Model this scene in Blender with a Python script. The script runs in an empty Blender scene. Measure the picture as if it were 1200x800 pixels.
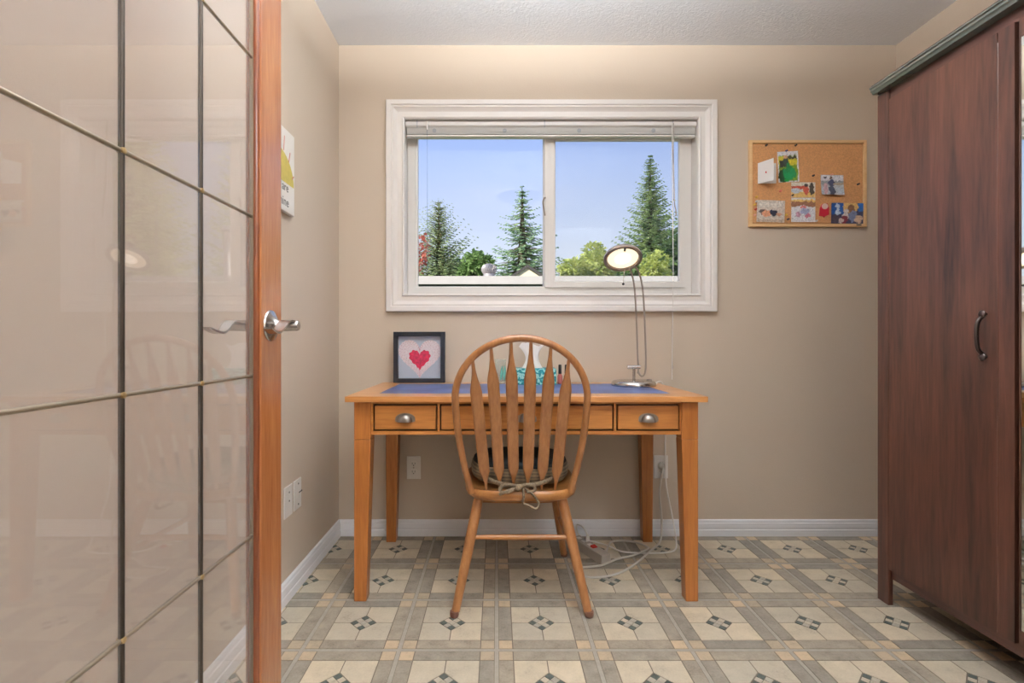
import bpy, bmesh, math, random
from mathutils import Vector, Matrix, noise as mnoise

# ------------------------------------------------------------------ camera, sky, sun, fill lights, exposure
S = bpy.context.scene
COL = S.collection
S.view_settings.view_transform = 'Standard'
S.view_settings.look = 'None'
S.view_settings.gamma = 1.0
S.view_settings.use_curve_mapping = False
S.view_settings.exposure = 0.30
S.cycles.use_denoising = True
S.cycles.max_bounces = 10
S.cycles.transparent_max_bounces = 24
S.cycles.sample_clamp_indirect = 6.0

FL = 590.0
cam = bpy.data.cameras.new('camera')
cam.sensor_width = 36.0
cam.lens = FL / 1200 * 36.0
cam.shift_x = 18 / 1200
cam.shift_y = -2 / 1200
cam.clip_start = 0.02
cam.clip_end = 300
cam_o = bpy.data.objects.new('camera', cam)
cam_o.location = (0, 0, 0.97)
cam_o.rotation_euler = (math.pi / 2, 0, 0)
COL.objects.link(cam_o)
S.camera = cam_o

w = bpy.data.worlds.new('clear_sky')
S.world = w
w.use_nodes = True
nt = w.node_tree
nt.nodes.clear()
wo = nt.nodes.new('ShaderNodeOutputWorld')
wb = nt.nodes.new('ShaderNodeBackground')
wr = nt.nodes.new('ShaderNodeValToRGB')
wx = nt.nodes.new('ShaderNodeSeparateXYZ')
wt = nt.nodes.new('ShaderNodeTexCoord')
nt.links.new(wt.outputs['Generated'], wx.inputs[0])
nt.links.new(wx.outputs['Z'], wr.inputs[0])
nt.links.new(wr.outputs[0], wb.inputs[0])
nt.links.new(wb.outputs[0], wo.inputs[0])
el = wr.color_ramp.elements
el[0].position = 0.0
el[0].color = (0.90, 0.95, 1.0, 1)
el[1].position = 1.0
el[1].color = (0.13, 0.26, 0.70, 1)
for p, c in ((0.13, (0.82, 0.90, 1.04, 1)), (0.36, (0.44, 0.59, 1.02, 1))):
    e = el.new(p)
    e.color = c
wb.inputs[1].default_value = 0.82

sun = bpy.data.lights.new('sun', 'SUN')
sun.energy = 7.0
sun.angle = 0.009
sun.color = (1.0, 0.95, 0.86)
so = bpy.data.objects.new('sun', sun)
so.rotation_euler = (math.radians(48), 0, math.radians(-48))
COL.objects.link(so)


def area(name, loc, rot, sx, sy, power, col=(1, 1, 1), shape='RECTANGLE'):
    l = bpy.data.lights.new(name, 'AREA')
    l.shape = shape
    l.size = sx
    l.size_y = sy
    l.energy = power
    l.color = col
    o = bpy.data.objects.new(name, l)
    o.location = loc
    o.rotation_euler = rot
    COL.objects.link(o)
    return o


# added unseen fill lights bounced off the ceilings of hall and room
area('hall_fill_uplight', (1.70, -1.0, 1.75), (math.radians(180), 0, 0), 2.0, 1.2, 122, (0.93, 0.97, 1.0))
area('room_fill_uplight', (0.20, 1.00, 2.165), (math.radians(180), 0, 0), 0.34, 0.34, 128, (0.93, 0.965, 1.0), 'DISK')

# ------------------------------------------------------------------ materials


def newmat(name):
    m = bpy.data.materials.new(name)
    m.use_nodes = True
    n = m.node_tree.nodes
    return m, n, m.node_tree.links, n['Principled BSDF']


def lin(c):
    r = []
    for v in c[:3]:
        v = v / 255.0
        r.append(v / 12.92 if v <= 0.04045 else ((v + 0.055) / 1.055) ** 2.4)
    return (r[0], r[1], r[2], 1.0)


def plain(name, c, rough=0.5, metal=0.0, var=0.0, vscale=20, bump=0.0, bscale=200, coat=0.0):
    m, n, l, b = newmat(name)
    col = lin(c)
    b.inputs['Base Color'].default_value = col
    b.inputs['Roughness'].default_value = rough
    b.inputs['Metallic'].default_value = metal
    if coat:
        b.inputs['Coat Weight'].default_value = coat
        b.inputs['Coat Roughness'].default_value = 0.12
    tc = n.new('ShaderNodeTexCoord')
    if var:
        t = n.new('ShaderNodeTexNoise')
        t.inputs['Scale'].default_value = vscale
        t.inputs['Detail'].default_value = 5
        l.new(tc.outputs['Object'], t.inputs['Vector'])
        r = n.new('ShaderNodeValToRGB')
        r.color_ramp.elements[0].position = 0.3
        r.color_ramp.elements[1].position = 0.7
        r.color_ramp.elements[0].color = tuple(max(0, v * (1 - var)) for v in col[:3]) + (1,)
        r.color_ramp.elements[1].color = tuple(min(1, v * (1 + var)) for v in col[:3]) + (1,)
        l.new(t.outputs['Fac'], r.inputs[0])
        l.new(r.outputs[0], b.inputs['Base Color'])
    if bump:
        t2 = n.new('ShaderNodeTexNoise')
        t2.inputs['Scale'].default_value = bscale
        t2.inputs['Detail'].default_value = 3
        l.new(tc.outputs['Object'], t2.inputs['Vector'])
        bp = n.new('ShaderNodeBump')
        bp.inputs['Strength'].default_value = bump
        bp.inputs['Distance'].default_value = 0.004
        l.new(t2.outputs['Fac'], bp.inputs['Height'])
        l.new(bp.outputs[0], b.inputs['Normal'])
    return m


def wood(name, dark, light, axis='z', rough=0.35, scale=1.0, coat=0.2, fine=1.0, bump=0.05):
    m, n, l, b = newmat(name)
    tc = n.new('ShaderNodeTexCoord')
    mp = n.new('ShaderNodeMapping')
    sc = [16 * scale, 16 * scale, 16 * scale]
    sc['xyz'.index(axis)] = 1.3 * scale
    mp.inputs['Scale'].default_value = sc
    l.new(tc.outputs['Object'], mp.inputs['Vector'])
    t = n.new('ShaderNodeTexNoise')
    t.inputs['Scale'].default_value = 1.6
    t.inputs['Detail'].default_value = 6
    t.inputs['Roughness'].default_value = 0.6
    t.inputs['Distortion'].default_value = 0.8
    l.new(mp.outputs[0], t.inputs['Vector'])
    t2 = n.new('ShaderNodeTexNoise')
    t2.inputs['Scale'].default_value = 9.0
    t2.inputs['Detail'].default_value = 4
    l.new(mp.outputs[0], t2.inputs['Vector'])
    r = n.new('ShaderNodeValToRGB')
    r.color_ramp.elements[0].position = 0.32
    r.color_ramp.elements[1].position = 0.68
    r.color_ramp.elements[0].color = lin(dark)
    r.color_ramp.elements[1].color = lin(light)
    mx = n.new('ShaderNodeMix')
    mx.data_type = 'FLOAT'
    mx.inputs[0].default_value = 0.35 * fine
    l.new(t.outputs['Fac'], mx.inputs[2])
    l.new(t2.outputs['Fac'], mx.inputs[3])
    l.new(mx.outputs[0], r.inputs[0])
    l.new(r.outputs[0], b.inputs['Base Color'])
    b.inputs['Roughness'].default_value = rough
    b.inputs['Coat Weight'].default_value = coat
    b.inputs['Coat Roughness'].default_value = 0.15
    if bump:
        bp = n.new('ShaderNodeBump')
        bp.inputs['Strength'].default_value = bump
        bp.inputs['Distance'].default_value = 0.002
        l.new(t2.outputs['Fac'], bp.inputs['Height'])
        l.new(bp.outputs[0], b.inputs['Normal'])
    return m


def glass(name, tint=(1, 1, 1), ior=1.5, gloss_rough=0.0, haze=0.0, hazecol=(0.8, 0.8, 0.8)):
    m = bpy.data.materials.new(name)
    m.use_nodes = True
    n = m.node_tree.nodes
    l = m.node_tree.links
    n.clear()
    o = n.new('ShaderNodeOutputMaterial')
    tr = n.new('ShaderNodeBsdfTransparent')
    tr.inputs[0].default_value = (*tint, 1)
    gl = n.new('ShaderNodeBsdfGlossy')
    gl.inputs['Roughness'].default_value = gloss_rough
    fr = n.new('ShaderNodeFresnel')
    fr.inputs['IOR'].default_value = ior
    # thin sheet: both faces reflect like air-to-glass (the Fresnel node inverts the index on back faces)
    ge = n.new('ShaderNodeNewGeometry')
    ir = n.new('ShaderNodeMapRange')
    ir.inputs['To Min'].default_value = ior
    ir.inputs['To Max'].default_value = 1.0 / ior
    l.new(ge.outputs['Backfacing'], ir.inputs['Value'])
    l.new(ir.outputs[0], fr.inputs['IOR'])
    mix = n.new('ShaderNodeMixShader')
    l.new(fr.outputs[0], mix.inputs[0])
    l.new(tr.outputs[0], mix.inputs[1])
    l.new(gl.outputs[0], mix.inputs[2])
    last = mix
    if haze:
        df = n.new('ShaderNodeBsdfDiffuse')
        df.inputs[0].default_value = (*hazecol, 1)
        m2 = n.new('ShaderNodeMixShader')
        m2.inputs[0].default_value = haze
        l.new(mix.outputs[0], m2.inputs[1])
        l.new(df.outputs[0], m2.inputs[2])
        last = m2
    l.new(last.outputs[0], o.inputs[0])
    return m


def printmat(name, rough=0.35):
    m, n, l, b = newmat(name)
    a = n.new('ShaderNodeVertexColor')
    a.layer_name = 'Col'
    l.new(a.outputs[0], b.inputs['Base Color'])
    b.inputs['Roughness'].default_value = rough
    return m


def emit(name, c, s):
    m, n, l, b = newmat(name)
    b.inputs['Base Color'].default_value = (*c, 1)
    b.inputs['Emission Color'].default_value = (*c, 1)
    b.inputs['Emission Strength'].default_value = s
    return m


def stone(name, cols, vscale=14, rough=0.55):
    """mottled stone print: big tone patches by position, fine speckle, slight bump"""
    m, n, l, b = newmat(name)
    g = n.new('ShaderNodeNewGeometry')
    t = n.new('ShaderNodeTexNoise')
    t.inputs['Scale'].default_value = vscale
    t.inputs['Detail'].default_value = 8
    t.inputs['Roughness'].default_value = 0.65
    l.new(g.outputs['Position'], t.inputs['Vector'])
    r = n.new('ShaderNodeValToRGB')
    k = len(cols)
    r.color_ramp.elements[0].position = 0.30
    r.color_ramp.elements[0].color = lin(cols[0])
    r.color_ramp.elements[1].position = 0.72
    r.color_ramp.elements[1].color = lin(cols[-1])
    for i in range(1, k - 1):
        e = r.color_ramp.elements.new(0.30 + 0.42 * i / (k - 1))
        e.color = lin(cols[i])
    t2 = n.new('ShaderNodeTexNoise')
    t2.inputs['Scale'].default_value = 160
    t2.inputs['Detail'].default_value = 4
    l.new(g.outputs['Position'], t2.inputs['Vector'])
    mx = n.new('ShaderNodeMix')
    mx.data_type = 'FLOAT'
    mx.inputs[0].default_value = 0.3
    l.new(t.outputs['Fac'], mx.inputs[2])
    l.new(t2.outputs['Fac'], mx.inputs[3])
    l.new(mx.outputs[0], r.inputs[0])
    oi = n.new('ShaderNodeObjectInfo')      # every piece its own tone
    tone = n.new('ShaderNodeValToRGB')
    tone.color_ramp.elements[0].color = (0.80, 0.82, 0.84, 1)
    tone.color_ramp.elements[1].color = (1.10, 1.07, 1.02, 1)
    l.new(oi.outputs['Random'], tone.inputs[0])
    ml = n.new('ShaderNodeMix')
    ml.data_type = 'RGBA'
    ml.blend_type = 'MULTIPLY'
    ml.inputs[0].default_value = 1.0
    l.new(r.outputs[0], ml.inputs[6])
    l.new(tone.outputs[0], ml.inputs[7])
    l.new(ml.outputs[2], b.inputs['Base Color'])
    b.inputs['Roughness'].default_value = rough
    bp = n.new('ShaderNodeBump')
    bp.inputs['Strength'].default_value = 0.12
    bp.inputs['Distance'].default_value = 0.002
    l.new(t.outputs['Fac'], bp.inputs['Height'])
    l.new(bp.outputs[0], b.inputs['Normal'])
    return m


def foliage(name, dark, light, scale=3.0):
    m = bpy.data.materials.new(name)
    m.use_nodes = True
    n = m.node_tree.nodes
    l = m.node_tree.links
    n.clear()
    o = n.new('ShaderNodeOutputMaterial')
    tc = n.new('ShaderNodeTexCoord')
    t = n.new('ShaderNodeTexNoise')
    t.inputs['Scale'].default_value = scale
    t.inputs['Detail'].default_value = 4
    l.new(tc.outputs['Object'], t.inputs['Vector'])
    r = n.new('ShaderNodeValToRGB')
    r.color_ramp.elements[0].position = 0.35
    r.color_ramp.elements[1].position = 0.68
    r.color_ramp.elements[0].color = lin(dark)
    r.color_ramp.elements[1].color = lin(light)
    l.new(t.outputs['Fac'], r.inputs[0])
    d = n.new('ShaderNodeBsdfDiffuse')
    s = n.new('ShaderNodeBsdfTranslucent')
    l.new(r.outputs[0], d.inputs[0])
    l.new(r.outputs[0], s.inputs[0])
    mx = n.new('ShaderNodeMixShader')
    mx.inputs[0].default_value = 0.4
    l.new(d.outputs[0], mx.inputs[1])
    l.new(s.outputs[0], mx.inputs[2])
    l.new(mx.outputs[0], o.inputs[0])
    return m


M = {}
M['wall'] = plain('tan_wall_paint', (203, 187, 168), 0.75, bump=0.12, bscale=160)
M['ceiling'] = plain('popcorn_ceiling', (236, 238, 242), 0.9, bump=0.6, bscale=110)
M['trim'] = plain('white_trim_paint', (238, 233, 228), 0.35)
M['skirting'] = plain('white_baseboard_paint', (244, 245, 248), 0.35)
M['vinyl'] = plain('window_vinyl', (226, 222, 216), 0.4)
M['blind'] = plain('blind_aluminium', (232, 229, 224), 0.3)
M['clear'] = glass('clear_plastic', (0.9, 0.92, 0.95), 1.45)
M['desk'] = wood('desk_oak', (160, 96, 42), (204, 138, 70), 'x', 0.38)
M['desk_v'] = wood('desk_oak_upright', (150, 86, 34), (188, 120, 56), 'z', 0.38)
M['desk_dark'] = plain('reveal_shade', (52, 26, 20), 0.6)
M['inlay'] = plain('navy_leather_inlay', (78, 96, 142), 0.42, var=0.40, vscale=7, bump=0.05, bscale=300)
M['chair'] = wood('chair_oak', (138, 88, 48), (178, 124, 76), 'z', 0.3, coat=0.35)
M['chair_h'] = wood('chair_oak_seat', (142, 90, 44), (184, 128, 70), 'x', 0.3, coat=0.35)
M['foot'] = plain('worn_brown_foot', (112, 74, 58), 0.5)
M['pewter'] = plain('pewter', (150, 142, 134), 0.36, metal=0.75)
M['wardrobe'] = wood('walnut_foil', (38, 21, 17), (96, 59, 45), 'z', 0.42, scale=0.75, coat=0.0, fine=0.9)
M['wardrobe_h'] = wood('walnut_foil_flat', (52, 29, 24), (88, 54, 44), 'y', 0.34, scale=0.75, coat=0.2)
M['bronze'] = plain('dark_bronze', (62, 52, 48), 0.4, metal=0.7)
M['mirror'] = plain('mirror', (235, 238, 238), 0.01, metal=1.0)
M['gap'] = plain('dark_gap', (26, 18, 18), 0.7)
M['fir'] = wood('red_fir', (146, 82, 44), (186, 120, 70), 'z', 0.25, coat=0.5, scale=1.3)
M['bead'] = wood('dark_fir_bead', (96, 44, 24), (140, 76, 40), 'z', 0.22, coat=0.6, scale=1.3)
M['pane'] = glass('door_glass', (0.99, 0.98, 0.975), 1.68, haze=0.09, hazecol=(0.90, 0.84, 0.81))  # pale haze paints a veil of light over the glass
M['came'] = plain('lead_came', (70, 62, 54), 0.4, metal=0.7)
M['came_l'] = plain('brass_came', (160, 148, 128), 0.35, metal=0.75)
M['solder'] = plain('solder_gold', (186, 158, 112), 0.35, metal=0.7)
M['nickel'] = plain('satin_nickel', (190, 186, 182), 0.25, metal=1.0)
M['chrome'] = plain('brushed_steel', (205, 202, 198), 0.22, metal=1.0)
M['lamp_grey'] = plain('lamp_grey', (158, 146, 134), 0.35, metal=0.4)
M['lens'] = emit('lamp_lens', (1.0, 0.87, 0.64), 0.85)
M['bulb'] = emit('lamp_bulb', (1.0, 0.93, 0.80), 2.4)
M['plate'] = plain('outlet_white', (232, 228, 222), 0.35)
M['slot'] = plain('outlet_slot', (60, 55, 52), 0.6)
M['cordgrey'] = plain('grey_cord', (206, 200, 190), 0.45)
M['cordwhite'] = plain('white_cord', (236, 232, 226), 0.45)
M['strip'] = plain('power_strip_beige', (178, 170, 158), 0.45)
M['red'] = plain('red_switch', (190, 30, 18), 0.25)
M['black'] = plain('black_frame', (28, 32, 40), 0.35)
M['cork'] = plain('cork', (206, 150, 98), 0.85, var=0.16, vscale=160, bump=0.3, bscale=300)
M['pine'] = wood('pale_pine', (222, 178, 122), (236, 200, 150), 'x', 0.45, coat=0.1)
M['print'] = printmat('photo_print')
M['paper'] = plain('white_card', (238, 236, 234), 0.6)
M['wallglass'] = glass('window_glass', (0.985, 0.99, 0.99), 1.22)
M['dkgreen'] = plain('dark_green_fabric', (16, 24, 24), 1.0, var=0.3, vscale=60, bump=0.3, bscale=400)
M['tie'] = plain('tweed_tie', (122, 106, 84), 0.9, var=0.55, vscale=160, bump=0.4, bscale=400)
M['grout'] = plain('brown_grout', (118, 106, 92), 0.7, var=0.1)
M['seam'] = plain('pale_grey_seam', (168, 160, 148), 0.6, var=0.08, vscale=60)
M['cream'] = stone('cream_stone', [(176, 162, 142), (202, 190, 168), (212, 200, 178), (222, 206, 184)])
M['grey'] = stone('grey_slate', [(116, 108, 96), (150, 141, 126), (166, 156, 140), (186, 168, 144)], 18)
M['peach'] = stone('peach_stone', [(170, 154, 130), (198, 178, 150), (208, 186, 156)], 22)
M['mosaic_dark'] = stone('green_slate', [(56, 62, 60), (84, 92, 86), (112, 114, 104)], 60)
M['mosaic_light'] = stone('pale_mosaic', [(178, 168, 150), (206, 196, 178)], 60)
M['tissuebox'] = None
M['white'] = plain('tissue_white', (240, 236, 232), 0.9)
M['teal'] = plain('teal_glass', (96, 160, 146), 0.2)
M['polish1'] = plain('polish_rose', (176, 96, 88), 0.12)
M['polish2'] = plain('polish_plum', (120, 50, 56), 0.12)
M['cap'] = plain('black_cap', (24, 22, 24), 0.3)
M['fascia'] = plain('white_fascia', (190, 182, 177), 0.5, var=0.04, vscale=4)
M['shadowwall'] = plain('shaded_wall_grey', (70, 74, 80), 0.8)  # dark grey carries the shade under the fascia in its colour
M['roofing'] = plain('pale_roof', (176, 170, 165), 0.9, var=0.08, vscale=6)
M['galv'] = plain('galvanised_steel', (170, 164, 162), 0.45, metal=0.5)
M['rust'] = plain('galvanised_rim', (150, 130, 126), 0.5, metal=0.4)
M['beige'] = plain('beige_stucco', (240, 226, 194), 0.8)
M['barge'] = plain('dark_bargeboard', (72, 68, 66), 0.7)
M['shingle'] = plain('grey_shingle', (110, 104, 100), 0.9, var=0.2, vscale=8)
M['grass'] = plain('lawn', (86, 110, 58), 0.95, var=0.3, vscale=3)
M['bark'] = plain('bark', (84, 76, 60), 0.95, var=0.3, vscale=6)
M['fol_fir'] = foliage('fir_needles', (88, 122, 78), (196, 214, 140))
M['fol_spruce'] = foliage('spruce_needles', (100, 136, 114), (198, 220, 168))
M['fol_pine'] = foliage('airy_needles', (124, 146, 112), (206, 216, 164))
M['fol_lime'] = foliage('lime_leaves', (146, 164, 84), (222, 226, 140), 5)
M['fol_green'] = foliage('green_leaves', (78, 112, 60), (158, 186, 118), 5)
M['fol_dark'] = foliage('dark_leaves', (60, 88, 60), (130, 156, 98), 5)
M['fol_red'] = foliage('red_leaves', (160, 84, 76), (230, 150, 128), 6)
M['fol_cedar'] = foliage('cedar_sprays', (150, 170, 96), (240, 242, 180), 2.0)
M['canvas'] = plain('white_canvas', (238, 234, 226), 0.8)
M['mustard'] = plain('mustard_print', (196, 178, 92), 0.8, var=0.12, vscale=40)
M['rayprint'] = plain('terracotta_print', (190, 128, 112), 0.8)
M['ink'] = plain('dark_ink', (60, 56, 54), 0.8)
M['screenm'] = None


def screen_mat():
    m = bpy.data.materials.new('insect_screen_mesh')
    m.use_nodes = True
    n = m.node_tree.nodes
    l = m.node_tree.links
    n.clear()
    o = n.new('ShaderNodeOutputMaterial')
    tr = n.new('ShaderNodeBsdfTransparent')
    df = n.new('ShaderNodeBsdfDiffuse')
    df.inputs[0].default_value = (0.30, 0.36, 0.38, 1)
    tc = n.new('ShaderNodeTexCoord')
    facs = []
    for ax in (0, 1):
        wv = n.new('ShaderNodeTexWave')
        wv.bands_direction = 'X' if ax == 0 else 'Z'
        wv.inputs['Scale'].default_value = 95
        l.new(tc.outputs['Object'], wv.inputs['Vector'])
        facs.append(wv)
    mx = n.new('ShaderNodeMath')
    mx.operation = 'MULTIPLY'
    l.new(facs[0].outputs['Fac'], mx.inputs[0])
    l.new(facs[1].outputs['Fac'], mx.inputs[1])
    mr = n.new('ShaderNodeMapRange')
    mr.inputs['To Min'].default_value = 0.05
    mr.inputs['To Max'].default_value = 0.16
    l.new(mx.outputs[0], mr.inputs['Value'])
    s = n.new('ShaderNodeMixShader')
    l.new(mr.outputs[0], s.inputs[0])
    l.new(tr.outputs[0], s.inputs[1])
    l.new(df.outputs[0], s.inputs[2])
    l.new(s.outputs[0], o.inputs[0])
    return m


M['screenm'] = screen_mat()


def plaid_mat():
    m, n, l, b = newmat('plaid_tweed')
    tc = n.new('ShaderNodeTexCoord')
    wv = n.new('ShaderNodeTexWave')
    wv.bands_direction = 'Z'
    wv.inputs['Scale'].default_value = 26
    wv.inputs['Distortion'].default_value = 2.0
    l.new(tc.outputs['Object'], wv.inputs['Vector'])
    wv2 = n.new('ShaderNodeTexWave')
    wv2.bands_direction = 'X'
    wv2.inputs['Scale'].default_value = 9
    wv2.inputs['Distortion'].default_value = 1.0
    l.new(tc.outputs['Object'], wv2.inputs['Vector'])
    mx = n.new('ShaderNodeMix')
    mx.data_type = 'FLOAT'
    mx.inputs[0].default_value = 0.4
    l.new(wv.outputs['Fac'], mx.inputs[2])
    l.new(wv2.outputs['Fac'], mx.inputs[3])
    r = n.new('ShaderNodeValToRGB')
    r.color_ramp.elements[0].color = lin((74, 66, 56))
    r.color_ramp.elements[1].color = lin((146, 128, 98))
    l.new(mx.outputs[0], r.inputs[0])
    l.new(r.outputs[0], b.inputs['Base Color'])
    b.inputs['Roughness'].default_value = 0.9
    return m


M['plaid'] = plaid_mat()


def tissuebox_mat():
    m, n, l, b = newmat('teal_swirl_print')
    tc = n.new('ShaderNodeTexCoord')
    v = n.new('ShaderNodeTexWave')
    v.wave_type = 'RINGS'
    v.inputs['Scale'].default_value = 16
    v.inputs['Distortion'].default_value = 9
    v.inputs['Detail Scale'].default_value = 3.0
    l.new(tc.outputs['Object'], v.inputs['Vector'])
    r = n.new('ShaderNodeValToRGB')
    r.color_ramp.elements[0].color = lin((16, 116, 124))
    r.color_ramp.elements[1].color = lin((176, 220, 212))
    e = r.color_ramp.elements.new(0.6)
    e.color = lin((40, 160, 160))
    l.new(v.outputs['Fac'], r.inputs[0])
    l.new(r.outputs[0], b.inputs['Base Color'])
    b.inputs['Roughness'].default_value = 0.4
    return m


M['tissuebox'] = tissuebox_mat()

# ------------------------------------------------------------------ mesh helpers


class MB:
    def __init__(s):
        s.v = []
        s.f = []
        s.m = []
        s.mi = 0

    def face(s, *ix):
        s.f.append(tuple(ix))
        s.m.append(s.mi)

    def hexa(s, bot, top):
        k = len(s.v)
        s.v += [Vector(p) for p in bot] + [Vector(p) for p in top]
        s.face(k + 3, k + 2, k + 1, k)
        s.face(k + 4, k + 5, k + 6, k + 7)
        for i in range(4):
            j = (i + 1) % 4
            s.face(k + i, k + j, k + 4 + j, k + 4 + i)
        return s

    def box(s, x0, x1, y0, y1, z0, z1):
        return s.hexa([(x0, y0, z0), (x1, y0, z0), (x1, y1, z0), (x0, y1, z0)],
                      [(x0, y0, z1), (x1, y0, z1), (x1, y1, z1), (x0, y1, z1)])

    def prism(s, poly, f0, f1):
        """poly: 2-D list; f0/f1: functions mapping (u,v) to the two end caps"""
        k = len(s.v)
        n = len(poly)
        s.v += [Vector(f0(*p)) for p in poly] + [Vector(f1(*p)) for p in poly]
        s.face(*[k + i for i in reversed(range(n))])
        s.face(*[k + n + i for i in range(n)])
        for i in range(n):
            j = (i + 1) % n
            s.face(k + i, k + j, k + n + j, k + n + i)
        return s

    def tube(s, path, r, n=10, closed=False, sx=1.0, sy=1.0, up=None):
        P = [Vector(p) for p in path]
        m = len(P)
        R = r if isinstance(r, (list, tuple)) else [r] * m
        T = []
        for i in range(m):
            if closed:
                a, b = P[(i - 1) % m], P[(i + 1) % m]
            else:
                a, b = P[max(0, i - 1)], P[min(m - 1, i + 1)]
            T.append((b - a).normalized())
        u = Vector(up) if up else Vector((0, 0, 1))
        if abs(u.dot(T[0])) > 0.95:
            u = Vector((1, 0, 0))
        U = (u - T[0] * u.dot(T[0])).normalized()
        k = len(s.v)
        for i in range(m):
            if up:
                u = Vector(up)
                if abs(u.dot(T[i])) < 0.98:
                    U = (u - T[i] * u.dot(T[i])).normalized()
            else:
                U = (U - T[i] * U.dot(T[i])).normalized()
            V = T[i].cross(U)
            for j in range(n):
                a = 2 * math.pi * j / n
                s.v.append(P[i] + U * (math.cos(a) * R[i] * sx) + V * (math.sin(a) * R[i] * sy))
        for i in range(m if closed else m - 1):
            i2 = (i + 1) % m
            for j in range(n):
                j2 = (j + 1) % n
                s.face(k + i * n + j, k + i * n + j2, k + i2 * n + j2, k + i2 * n + j)
        if not closed:
            s.face(*[k + j for j in reversed(range(n))])
            s.face(*[k + (m - 1) * n + j for j in range(n)])
        return s

    def lathe(s, prof, mat=None, n=24):
        """prof: (r, z) pairs about local z; mat: 4x4 placing it"""
        mat = mat or Matrix()
        k = len(s.v)
        m = len(prof)
        for r, z in prof:
            for j in range(n):
                a = 2 * math.pi * j / n
                s.v.append(mat @ Vector((r * math.cos(a), r * math.sin(a), z)))
        for i in range(m - 1):
            for j in range(n):
                j2 = (j + 1) % n
                s.face(k + i * n + j, k + i * n + j2, k + (i + 1) * n + j2, k + (i + 1) * n + j)
        s.face(*[k + j for j in reversed(range(n))])
        s.face(*[k + (m - 1) * n + j for j in range(n)])
        return s

    def ring(s, x0, x1, z0, z1, prof, yf):
        """mitred frame about a rectangle in XZ; prof: closed list (outward offset, proud height)"""
        k = len(s.v)
        m = len(prof)
        for d, h in prof:
            y = yf(h)
            s.v += [Vector((x0 - d, y, z0 - d)), Vector((x1 + d, y, z0 - d)),
                    Vector((x1 + d, y, z1 + d)), Vector((x0 - d, y, z1 + d))]
        for i in range(m):
            i2 = (i + 1) % m
            for j in range(4):
                j2 = (j + 1) % 4
                s.face(k + i * 4 + j, k + i * 4 + j2, k + i2 * 4 + j2, k + i2 * 4 + j)
        return s

    def quad(s, a, b, c, d):
        k = len(s.v)
        s.v += [Vector(a), Vector(b), Vector(c), Vector(d)]
        s.face(k, k + 1, k + 2, k + 3)
        return s

    def rot(s, start, M4):
        for i in range(start, len(s.v)):
            s.v[i] = M4 @ s.v[i]
        return s


ORG = {}


def worg(o):
    return ORG.get(o.name, Vector((0, 0, 0)))


def obj(name, mb, mat, parent=None, origin=None, smooth=None, bevel=0.0, bseg=2, fixn=True):
    org = Vector(origin) if origin is not None else (worg(parent) if parent else Vector((0, 0, 0)))
    me = bpy.data.meshes.new(name)
    me.from_pydata([tuple(v - org) for v in mb.v], [], mb.f)
    mats = mat if isinstance(mat, (list, tuple)) else [mat]
    for x in mats:
        me.materials.append(x)
    if len(mats) > 1:
        me.polygons.foreach_set('material_index', mb.m)
    if fixn:
        bm = bmesh.new()
        bm.from_mesh(me)
        bmesh.ops.recalc_face_normals(bm, faces=bm.faces)
        bm.to_mesh(me)
        bm.free()
    if smooth is not None:
        me.polygons.foreach_set('use_smooth', [True] * len(me.polygons))
        me.set_sharp_from_angle(angle=math.radians(smooth))
    me.update()
    o = bpy.data.objects.new(name, me)
    COL.objects.link(o)
    ORG[o.name] = org
    if parent:
        o.parent = parent
        o.location = org - worg(parent)
    else:
        o.location = org
    if bevel:
        bv = o.modifiers.new('bevel', 'BEVEL')
        bv.width = bevel
        bv.segments = bseg
        bv.limit_method = 'ANGLE'
        bv.angle_limit = math.radians(40)
    return o


def tag(o, label=None, cat=None, group=None, kind=None):
    if label:
        o['label'] = label
    if cat:
        o['category'] = cat
    if group:
        o['group'] = group
    if kind:
        o['kind'] = kind
    return o


def thing(name, loc, label, cat, group=None):
    o = bpy.data.objects.new(name, None)
    o.location = loc
    o.empty_display_size = 0.05
    COL.objects.link(o)
    ORG[o.name] = Vector(loc)
    return tag(o, label, cat, group)


def struct(name, mb, mat, parent=None, **k):
    return tag(obj(name, mb, mat, parent, **k), kind='structure')


def spline(pts, n=8, closed=False):
    P = [Vector(p) for p in pts]
    m = len(P)
    out = []
    rng = range(m if closed else m - 1)
    for i in rng:
        if closed:
            p0, p1, p2, p3 = P[(i - 1) % m], P[i], P[(i + 1) % m], P[(i + 2) % m]
        else:
            p0, p1, p2, p3 = P[max(i - 1, 0)], P[i], P[i + 1], P[min(i + 2, m - 1)]
        for k in range(n):
            t = k / n
            out.append(0.5 * ((2 * p1) + (p2 - p0) * t + (2 * p0 - 5 * p1 + 4 * p2 - p3) * t * t
                              + (3 * p1 - p0 - 3 * p2 + p3) * t ** 3))
    if not closed:
        out.append(P[-1])
    return out


def copy_tree(o, parent=None, dx=Vector((0, 0, 0))):
    c = o.copy()
    COL.objects.link(c)
    ORG[c.name] = worg(o) + dx
    if parent:
        c.parent = parent
    else:
        c.location = o.location + dx
    for ch in list(o.children):
        copy_tree(ch, c, dx)
    return c


# ------------------------------------------------------------------ room shell
XL, XR, YB, ZC = -0.784, 1.983, 2.5, 2.432
YF = 0.34                      # room side of the doorway wall
WX0, WX1, WZ0, WZ1 = -0.4576, 0.9987, 1.1967, 2.065   # window opening

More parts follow.
